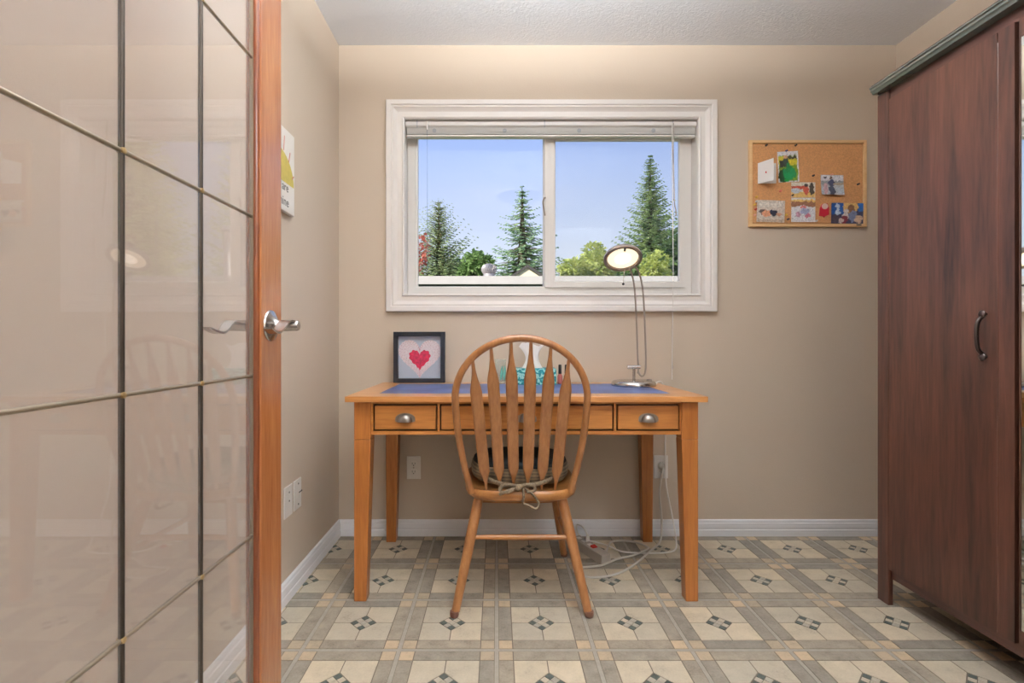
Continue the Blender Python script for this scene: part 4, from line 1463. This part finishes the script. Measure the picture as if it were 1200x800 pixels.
photo('photograph', x, z, 0.158, 0.102, blk([(0, 0.4, 0.45, 1, (36, 84, 150)), ('e', 0.2, 0.66, 0.08, 0.3, (196, 210, 226)), ('e', 0.6, 0.8, 0.25, 0.3, (216, 176, 110)), ('e', 0.62, 0.72, 0.12, 0.2, (130, 90, 60)), (0.84, 1, 0.6, 1, (40, 96, 160)), ('e', 0.45, 0.4, 0.10, 0.30, (214, 206, 200)), ('e', 0.42, 0.18, 0.1, 0.2, (120, 40, 50)), ('e', 0.68, 0.35, 0.13, 0.3, (120, 130, 160)), ('e', 0.14, 0.2, 0.12, 0.2, (70, 60, 70)), ('e', 0.86, 0.2, 0.12, 0.2, (206, 176, 150)), ('e', 0.3, 0.15, 0.06, 0.15, (206, 190, 180))], (52, 50, 78)),
      'colourful blue and gold photo of figures at lower right of the cork board', 'photo', -1)
# folded white card
x, z = wpt(898.5, 202)
gcard = thing('greeting_card', (x, YK, z), 'white folded greeting card standing open on the cork board', 'card')
b = MB()
b.prism([(0.0, 0.0), (0.0, 0.001), (-0.001, 0.001)] if False else [(-0.045, 0.0), (0.045, -0.0015), (0.045, -0.0023), (-0.045, -0.0010)], lambda u, v: (x + u, YK + v - 0.0005, z - 0.055), lambda u, v: (x + u, YK + v - 0.0005, z + 0.045))
obj('back_leaf', b, M['paper'], gcard)
b = MB()
b.hexa([(x - 0.046, YK - 0.003, z - 0.058), (x + 0.003, YK - 0.056, z - 0.056), (x + 0.003, YK - 0.0568, z - 0.056), (x - 0.046, YK - 0.0038, z - 0.058)],
       [(x - 0.046, YK - 0.003, z + 0.044), (x + 0.003, YK - 0.056, z + 0.052), (x + 0.003, YK - 0.0568, z + 0.052), (x - 0.046, YK - 0.0038, z + 0.044)])
fl2 = obj('front_leaf', b, M['paper'], gcard)
obj('red_stamp', MB().lathe([(0.005, 0), (0.004, 0.0006), (0.0005, 0.0007)], Matrix.Translation((x - 0.020, YK - 0.0330, z - 0.010)) @ Matrix.Rotation(math.pi / 2, 4, 'X') @ Matrix.Rotation(0.0, 4, 'Y'), 12), M['red'], fl2)
# small red felt tag
x, z = wpt(965, 244.5)
rtg = thing('felt_tag', (x, YK, z), 'small red felt ornament with a pale top left of the blue and gold photo', 'ornament')
obj('red_body', MB().prism([(-0.024, -0.036), (-0.004, -0.038), (0.000, -0.044), (0.006, -0.038), (0.024, -0.030), (0.024, 0.004), (0.016, 0.026), (-0.010, 0.022), (-0.020, 0.002)], lambda u, v: (x + u, YK - 0.001, z + v), lambda u, v: (x + u, YK - 0.006, z + v)), plain('red_felt', (176, 20, 44), 0.9), rtg, bevel=0.001)
obj('pale_patch', MB().prism([(0.015 * math.cos(a) + 0.002, 0.014 * math.sin(a) + 0.010) for a in [2 * math.pi * i / 16 for i in range(16)]], lambda u, v: (x + u, YK - 0.006, z + v), lambda u, v: (x + u, YK - 0.0085, z + v)), plain('pale_felt', (226, 200, 192), 0.9), rtg)
pincols = {}


def pin(px, py_, colname, rgb, label):
    x_, z_ = wpt(px, py_)
    if colname not in pincols:
        pincols[colname] = plain('pin_' + colname, rgb, 0.3)
    m_ = MB().lathe([(0.0045, 0.0), (0.0052, 0.0015), (0.003, 0.003), (0.0026, 0.008), (0.0042, 0.0095), (0.0044, 0.011), (0.001, 0.0118)], Matrix.Translation((x_, YK + 0.0003, z_)) @ Matrix.Rotation(math.pi / 2, 4, 'X'), 12)
    o = obj('push_pin', m_, pincols[colname], origin=(x_, YK, z_), smooth=40)
    tag(o, label, 'push pin', 'push pins on the cork board')


pin(897.5, 170.5, 'black', (30, 26, 26), 'black push pin nearest the top left corner of the cork board')
pin(932, 170.5, 'black', (30, 26, 26), 'black push pin along the top edge, above the tall grass photo')
pin(921, 177, 'blue', (40, 50, 110), 'dark blue push pin holding the top of the tall grass photo')
pin(952.5, 206, 'black', (30, 26, 26), 'black push pin in bare cork left of the greyish photo')
pin(1005, 216, 'black', (30, 26, 26), 'black push pin in bare cork right of the greyish photo')
pin(914, 224, 'pink', (226, 120, 110), 'pink push pin in bare cork below the white folded card')
pin(886, 231, 'yellow', (226, 186, 60), 'yellow push pin topmost of the left edge cluster')
pin(886, 236, 'white', (226, 220, 216), 'white push pin in the left edge cluster just under the yellow top one')
pin(884, 240, 'yellow', (226, 186, 60), 'yellow push pin in the middle of the left edge cluster')
pin(885, 245.5, 'red', (200, 50, 40), 'red push pin in the left edge cluster')
pin(884, 252, 'salmon', (226, 160, 140), 'salmon push pin lowest of the left edge cluster')
pin(956, 259, 'white', (226, 220, 216), 'white push pin at the bottom right corner of the plate photo')
pin(920.5, 252, 'yellow', (226, 186, 60), 'yellow push pin right of the pale baby photo')
pin(923, 257, 'slate', (60, 60, 76), 'slate push pin near the bottom edge right of the baby photo')
pin(928, 229, 'black', (30, 26, 26), 'black push pin at the left edge of the small yellow photo')
pin(974, 205, 'salmon', (226, 160, 140), 'salmon push pin holding the top of the greyish photo')

# ------------------------------------------------------------------ added bowl lamp, unseen above the frame, housing the room fill light
cl = thing('added_bowl_lamp', (0.20, 1.00, ZC), 'added bowl lamp under the ceiling, out of view, housing the room fill light', 'lamp')
LM = Matrix.Translation((0.20, 1.00, ZC))
obj('mount', MB().lathe([(0.001, -0.03), (0.055, -0.03), (0.06, -0.01), (0.06, 0.0), (0.001, 0.0)], LM, 28), M['nickel'], cl, smooth=40)
obj('stem', MB().tube([(0.20, 1.00, ZC - 0.03), (0.20, 1.00, ZC - 0.305)], 0.008, 10), M['nickel'], cl, smooth=60)
obj('bowl', MB().lathe([(0.001, -0.325), (0.06, -0.322), (0.13, -0.305), (0.185, -0.275), (0.20, -0.262), (0.195, -0.260), (0.18, -0.272), (0.125, -0.295), (0.001, -0.308)], LM, 40), M['trim'], cl, smooth=50)

# ------------------------------------------------------------------ outdoors
GZ = -0.6
tag(obj('lawn', MB().box(-60, 80, 3.2, 120, GZ - 0.2, GZ), M['grass']), kind='structure')
# flat roofed neighbour
nb = thing('outbuilding', (4, 11, GZ), 'low flat roofed outbuilding with a white fascia across the bottom of the window view', 'building')
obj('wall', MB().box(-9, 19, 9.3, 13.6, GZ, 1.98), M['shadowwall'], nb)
obj('fascia', MB().box(-9.3, 19.3, 9.0, 9.06, 1.965, 2.110), M['fascia'], nb)
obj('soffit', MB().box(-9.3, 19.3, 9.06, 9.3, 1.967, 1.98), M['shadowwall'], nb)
obj('roof', MB().hexa([(-9.3, 9.06, 1.985), (19.3, 9.06, 1.985), (19.3, 13.9, 2.0), (-9.3, 13.9, 2.0)], [(-9.3, 9.06, 2.110), (19.3, 9.06, 2.110), (19.3, 13.9, 2.14), (-9.3, 13.9, 2.14)]), M['roofing'], nb)
vx, vy = -0.145, 9.6
tv = thing('turbine_vent', (vx, vy, 2.117), 'round galvanised turbine vent on the flat roof', 'roof vent')
T_ = Matrix.Translation((vx, vy, 2.117))
obj('flashing', MB().lathe([(0.20, 0.0), (0.19, 0.01), (0.12, 0.018), (0.001, 0.018)], T_, 20), M['rust'], tv)
obj('neck', MB().lathe([(0.115, 0.01), (0.105, 0.12), (0.001, 0.12)], T_, 20), M['galv'], tv, smooth=50)
b = MB()
for k in range(22):
    a0 = 2 * math.pi * k / 22
    P = [(r_ * math.cos(a0 + tw), r_ * math.sin(a0 + tw), z_) for r_, z_, tw in ((0.105, 0.11, 0), (0.135, 0.16, 0.12), (0.142, 0.21, 0.26), (0.115, 0.26, 0.40), (0.05, 0.295, 0.55))]
    b.tube([T_ @ Vector(p) for p in P], [0.014, 0.019, 0.020, 0.016, 0.008], 6, sx=0.3)
obj('turbine_fins', b, M['galv'], tv, smooth=60)
obj('cap', MB().lathe([(0.06, 0.285), (0.05, 0.30), (0.001, 0.308)], T_, 16), M['galv'], tv, smooth=60)
fx_, fy_ = 4.05, 9.6
vp = thing('flue_pipe', (fx_, fy_, 2.116), 'metal flue pipe with a cap on the flat roof, seen mirrored in the door glass', 'flue')
T_ = Matrix.Translation((fx_, fy_, 2.116))
obj('pipe', MB().lathe([(0.13, 0), (0.09, 0.05), (0.085, 0.92), (0.001, 0.92)], T_, 20), M['galv'], vp, smooth=40)
obj('cap', MB().lathe([(0.10, 0.90), (0.15, 0.93), (0.10, 1.0), (0.02, 1.03), (0.001, 1.03)], T_, 20), M['galv'], vp, smooth=40)
tag(obj('antenna_pole', MB().tube([(5.5, 9.7, 2.117), (5.5, 9.7, 3.55)], 0.012, 8), M['galv'], origin=(5.5, 9.7, 2.117)), 'thin metal pole on the flat roof, seen mirrored in the door glass', 'pole')

# gabled house behind
hx, hy = 1.35, 22.0
gh = thing('gabled_house', (hx, hy + 2, GZ), 'beige gabled house with dark bargeboards behind the flat roof', 'house')
pk = (0.97 + 88 * hy / FL)
ev = pk - 0.80
obj('wall', MB().prism([(-1.4, GZ), (1.4, GZ), (1.4, ev - 0.17), (0, pk - 0.08), (-1.4, ev - 0.17)], lambda u, z_: (hx + u, hy, z_), lambda u, z_: (hx + u, hy + 0.85, z_)), M['beige'], gh)
for s_ in (-1, 1):
    P = [(0, pk), (s_ * 1.62, ev - 0.25), (s_ * 1.62, ev - 0.40), (0, pk - 0.13)]
    obj('bargeboard', MB().prism(P, lambda u, z_: (hx + u, hy - 0.07, z_), lambda u, z_: (hx + u, hy - 0.01, z_)), M['barge'], gh)
    obj('roof_slope', MB().prism(P, lambda u, z_: (hx + u, hy - 0.01, z_), lambda u, z_: (hx + u, hy + 0.95, z_ + 0.0)), M['shingle'], gh)


def spray(mb_, p, d, ln, wd, rnd):
    """one flat needle spray: a bent diamond of two quads"""
    side = d.cross(Vector((0, 0, 1)))
    if side.length < 1e-3:
        side = Vector((1, 0, 0))
    side.normalize()
    ax = Vector((rnd.uniform(-1, 1), rnd.uniform(-1, 1), rnd.uniform(-0.5, 1))).normalized()
    side = (side + 0.7 * ax).normalized()
    mid = p + d * ln * 0.5
    tip = p + d * ln + Vector((0, 0, -0.12 * ln))
    k = len(mb_.v)
    mb_.v += [p, mid + side * wd, tip, mid - side * wd]
    mb_.face(k, k + 1, k + 2, k + 3)


def conifer(name, x, y, h, r, seed, mat, label, group=None, levels=34, per=9, up=0.15, shape=0.85, spr=1.0, sparse=0.0, z0=0.12, uneven=0.35, ls=1.0):
    rnd = random.Random(seed)
    t = thing(name, (x, y, GZ), label, 'tree', group)
    tk = MB().tube([(x, y, GZ), (x, y, GZ + h * 0.5), (x, y, GZ + h * 0.98)], [r * 0.09, r * 0.06, 0.01], 7)
    brs = MB()
    fo = MB()
    for i in range(levels):
        f = (i + rnd.random() * 0.6) / levels
        z = GZ + h * (z0 + (1 - z0) * f)
        R = r * (1 - f) ** shape * (1 - 0.15 * rnd.random()) + 0.02 * r
        nb_ = max(4, int(per * (1 - 0.55 * f)))
        a0 = rnd.random() * 6.28
        for j in range(nb_):
            if rnd.random() < sparse:
                continue
            a = a0 + 2 * math.pi * j / nb_ + rnd.uniform(-0.25, 0.25)
            L = R * rnd.uniform(1 - uneven, 1.08)
            dirh = Vector((math.cos(a), math.sin(a), 0))
            ns = max(3, int(3 + 7 * L / r * spr))
            prev = None
            for q in range(ns):
                s_ = (q + 0.6) / ns
                if s_ < 0.20 and f < 0.45:
                    continue
                droop = up * s_ - 0.45 * s_ * (1 - s_) - 0.08 * (1 - f) * s_
                p = Vector((x, y, z)) + dirh * (L * s_) + Vector((0, 0, droop * L))
                for side in (-1, 0, 1, rnd.choice((-1, 1))):
                    d = (dirh + Vector((-dirh.y, dirh.x, 0)) * (0.75 * side + rnd.uniform(-0.25, 0.25)) + Vector((0, 0, rnd.uniform(-0.35, 0.20)))).normalized()
                    ln = (0.10 + 0.15 * (1 - s_ * 0.5)) * r * rnd.uniform(0.7, 1.2) * (0.25 + 0.75 * (1 - f)) * ls
                    spray(fo, p, d, ln, ln * 0.24, rnd)
            brs.tube([(x, y, z), Vector((x, y, z)) + dirh * (L * 0.55) + Vector((0, 0, (up * 0.55 - 0.11) * L))], [0.007 * r, 0.002 * r], 4)
    for q in range(10):
        spray(fo, Vector((x, y, GZ + h * (0.93 + 0.006 * q))), Vector((rnd.uniform(-0.6, 0.6), rnd.uniform(-0.6, 0.6), 1)).normalized(), 0.07 * r * ls, 0.018 * r * ls, rnd)
    obj('trunk', tk, M['bark'], t, smooth=60)
    tag(obj('branches', brs, M['bark'], t, fixn=False), kind='stuff')
    tag(obj('foliage', fo, mat, t, fixn=False), kind='stuff')
    return t


def bush(name, x, y, z0, rx, rz, seed, mat, label, cat='shrub', n=900, leaf=0.12, group=None, lumps=7):
    rnd = random.Random(seed)
    t = thing(name, (x, y, GZ), label, cat, group)
    fo = MB()
    cs = [(rnd.uniform(-0.6, 0.6) * rx, rnd.uniform(-0.5, 0.5) * rx, rnd.uniform(-0.5, 0.62) * rz, rnd.uniform(0.34, 0.58)) for _ in range(lumps)]
    for k in range(n):
        c = rnd.choice(cs)
        d = Vector((rnd.gauss(0, 1), rnd.gauss(0, 1), rnd.gauss(0, 1))).normalized()
        q = rnd.uniform(0.65, 1.08)
        p = Vector((x + c[0] + d.x * rx * c[3] * q, y + c[1] + d.y * rx * c[3] * q, z0 + c[2] + d.z * rz * c[3] * q))
        dd = (d + Vector((rnd.uniform(-0.8, 0.8), rnd.uniform(-0.8, 0.8), rnd.uniform(-0.8, 0.8)))).normalized()
        spray(fo, p, dd, leaf * rnd.uniform(0.7, 1.4), leaf * 0.42, rnd)
    obj('stem', MB().tube([(x, y, GZ), (x, y, z0)], [0.05 * rx + 0.03, 0.02 * rx + 0.01], 6), M['bark'], t)
    tag(obj('foliage', fo, mat, t, fixn=False), kind='stuff')
    return t


def at(px, py_, y):
    return (px - 582) / FL * y, 0.97 + (398 - py_) / FL * y


# tall fir right
x, z = at(762, 181, 27)
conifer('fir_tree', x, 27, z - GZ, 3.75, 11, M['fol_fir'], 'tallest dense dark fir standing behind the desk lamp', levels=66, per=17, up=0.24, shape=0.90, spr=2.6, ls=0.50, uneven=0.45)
# layered spruce in the left pane
x, z = at(612, 216, 42)
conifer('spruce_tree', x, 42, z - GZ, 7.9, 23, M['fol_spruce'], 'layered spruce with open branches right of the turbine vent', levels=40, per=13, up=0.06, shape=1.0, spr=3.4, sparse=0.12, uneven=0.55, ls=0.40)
# airy tree at far left
x, z = at(514, 236, 18)
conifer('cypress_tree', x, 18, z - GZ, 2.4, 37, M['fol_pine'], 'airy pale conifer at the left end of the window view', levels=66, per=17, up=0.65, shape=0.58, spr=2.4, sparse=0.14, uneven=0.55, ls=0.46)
x, z = at(655, 304, 26)
conifer('fir_tree', x, 26, z - GZ, 0.64, 41, M['fol_spruce'], 'small conifer, left one of two just right of the centre mullion', levels=24, per=9, up=0.2, shape=0.6)
x, z = at(664, 301, 24)
conifer('fir_tree', x, 24, z - GZ, 0.60, 43, M['fol_spruce'], 'small conifer, right one of two just right of the centre mullion', levels=24, per=9, up=0.2, shape=0.6)
for (px_, py_, yy, rx, rz, mt, lab, n_) in (
    (688, 316, 17, 0.90, 0.55, 'fol_lime', 'low lime green shrub left of the lamp head', 2200),
    (706, 308, 20, 0.90, 0.80, 'fol_lime', 'rounded yellow green shrub touching the lamp head on its left', 2200),
    (766, 317, 15, 0.45, 0.55, 'fol_lime', 'bright yellow green shrub at the foot of the tallest fir', 1500),
    (556, 314, 14.6, 0.52, 0.47, 'fol_green', 'fresh green shrub left of the turbine vent', 1900),
    (791, 304, 17.0, 0.62, 1.2, 'fol_dark', 'dark green shrub at the right edge of the window view', 2400),
    (738, 316, 17, 0.55, 0.45, 'fol_green', 'grey green shrub hidden partly by the lamp head', 1200),
    (487, 304, 14.7, 0.40, 0.80, 'fol_red', 'red leaved shrub at the left edge of the window', 420),
    (538, 319, 23.5, 0.70, 0.6, 'fol_dark', 'dark low shrub beside the airy conifer', 1400),
):
    x, z = at(px_, py_, yy)
    bush('shrub', x, yy, z, rx, rz, int(px_), M[mt], lab, 'shrub', n_, 0.13 * rx + 0.06)
# thick cedars to the right of the window's own view, seen mirrored in the door glass
k = 0
for (x, y, h, r, lab) in ((9.6, 21.2, 13.6, 1.7, 'bushy cedar nearest the window of the row mirrored in the door glass'), (10.9, 16.4, 11.9, 2.2, 'tall bushy cedar in the middle of the row mirrored in the door glass'),
                          (14.8, 22.6, 11.0, 2.3, 'bushy cedar in the row right of the middle one, mirrored in the door glass'), (16.2, 16.4, 9.6, 2.2, 'bushy cedar farthest right of the row mirrored in the door glass')):
    conifer('cedar_tree', x, y, h, r, 60 + k, M['fol_cedar'], lab, 'cedars beyond the flat roof', levels=44, per=14, up=0.35, shape=0.42, spr=1.5, uneven=0.35, z0=0.1, ls=0.8)
    k += 1
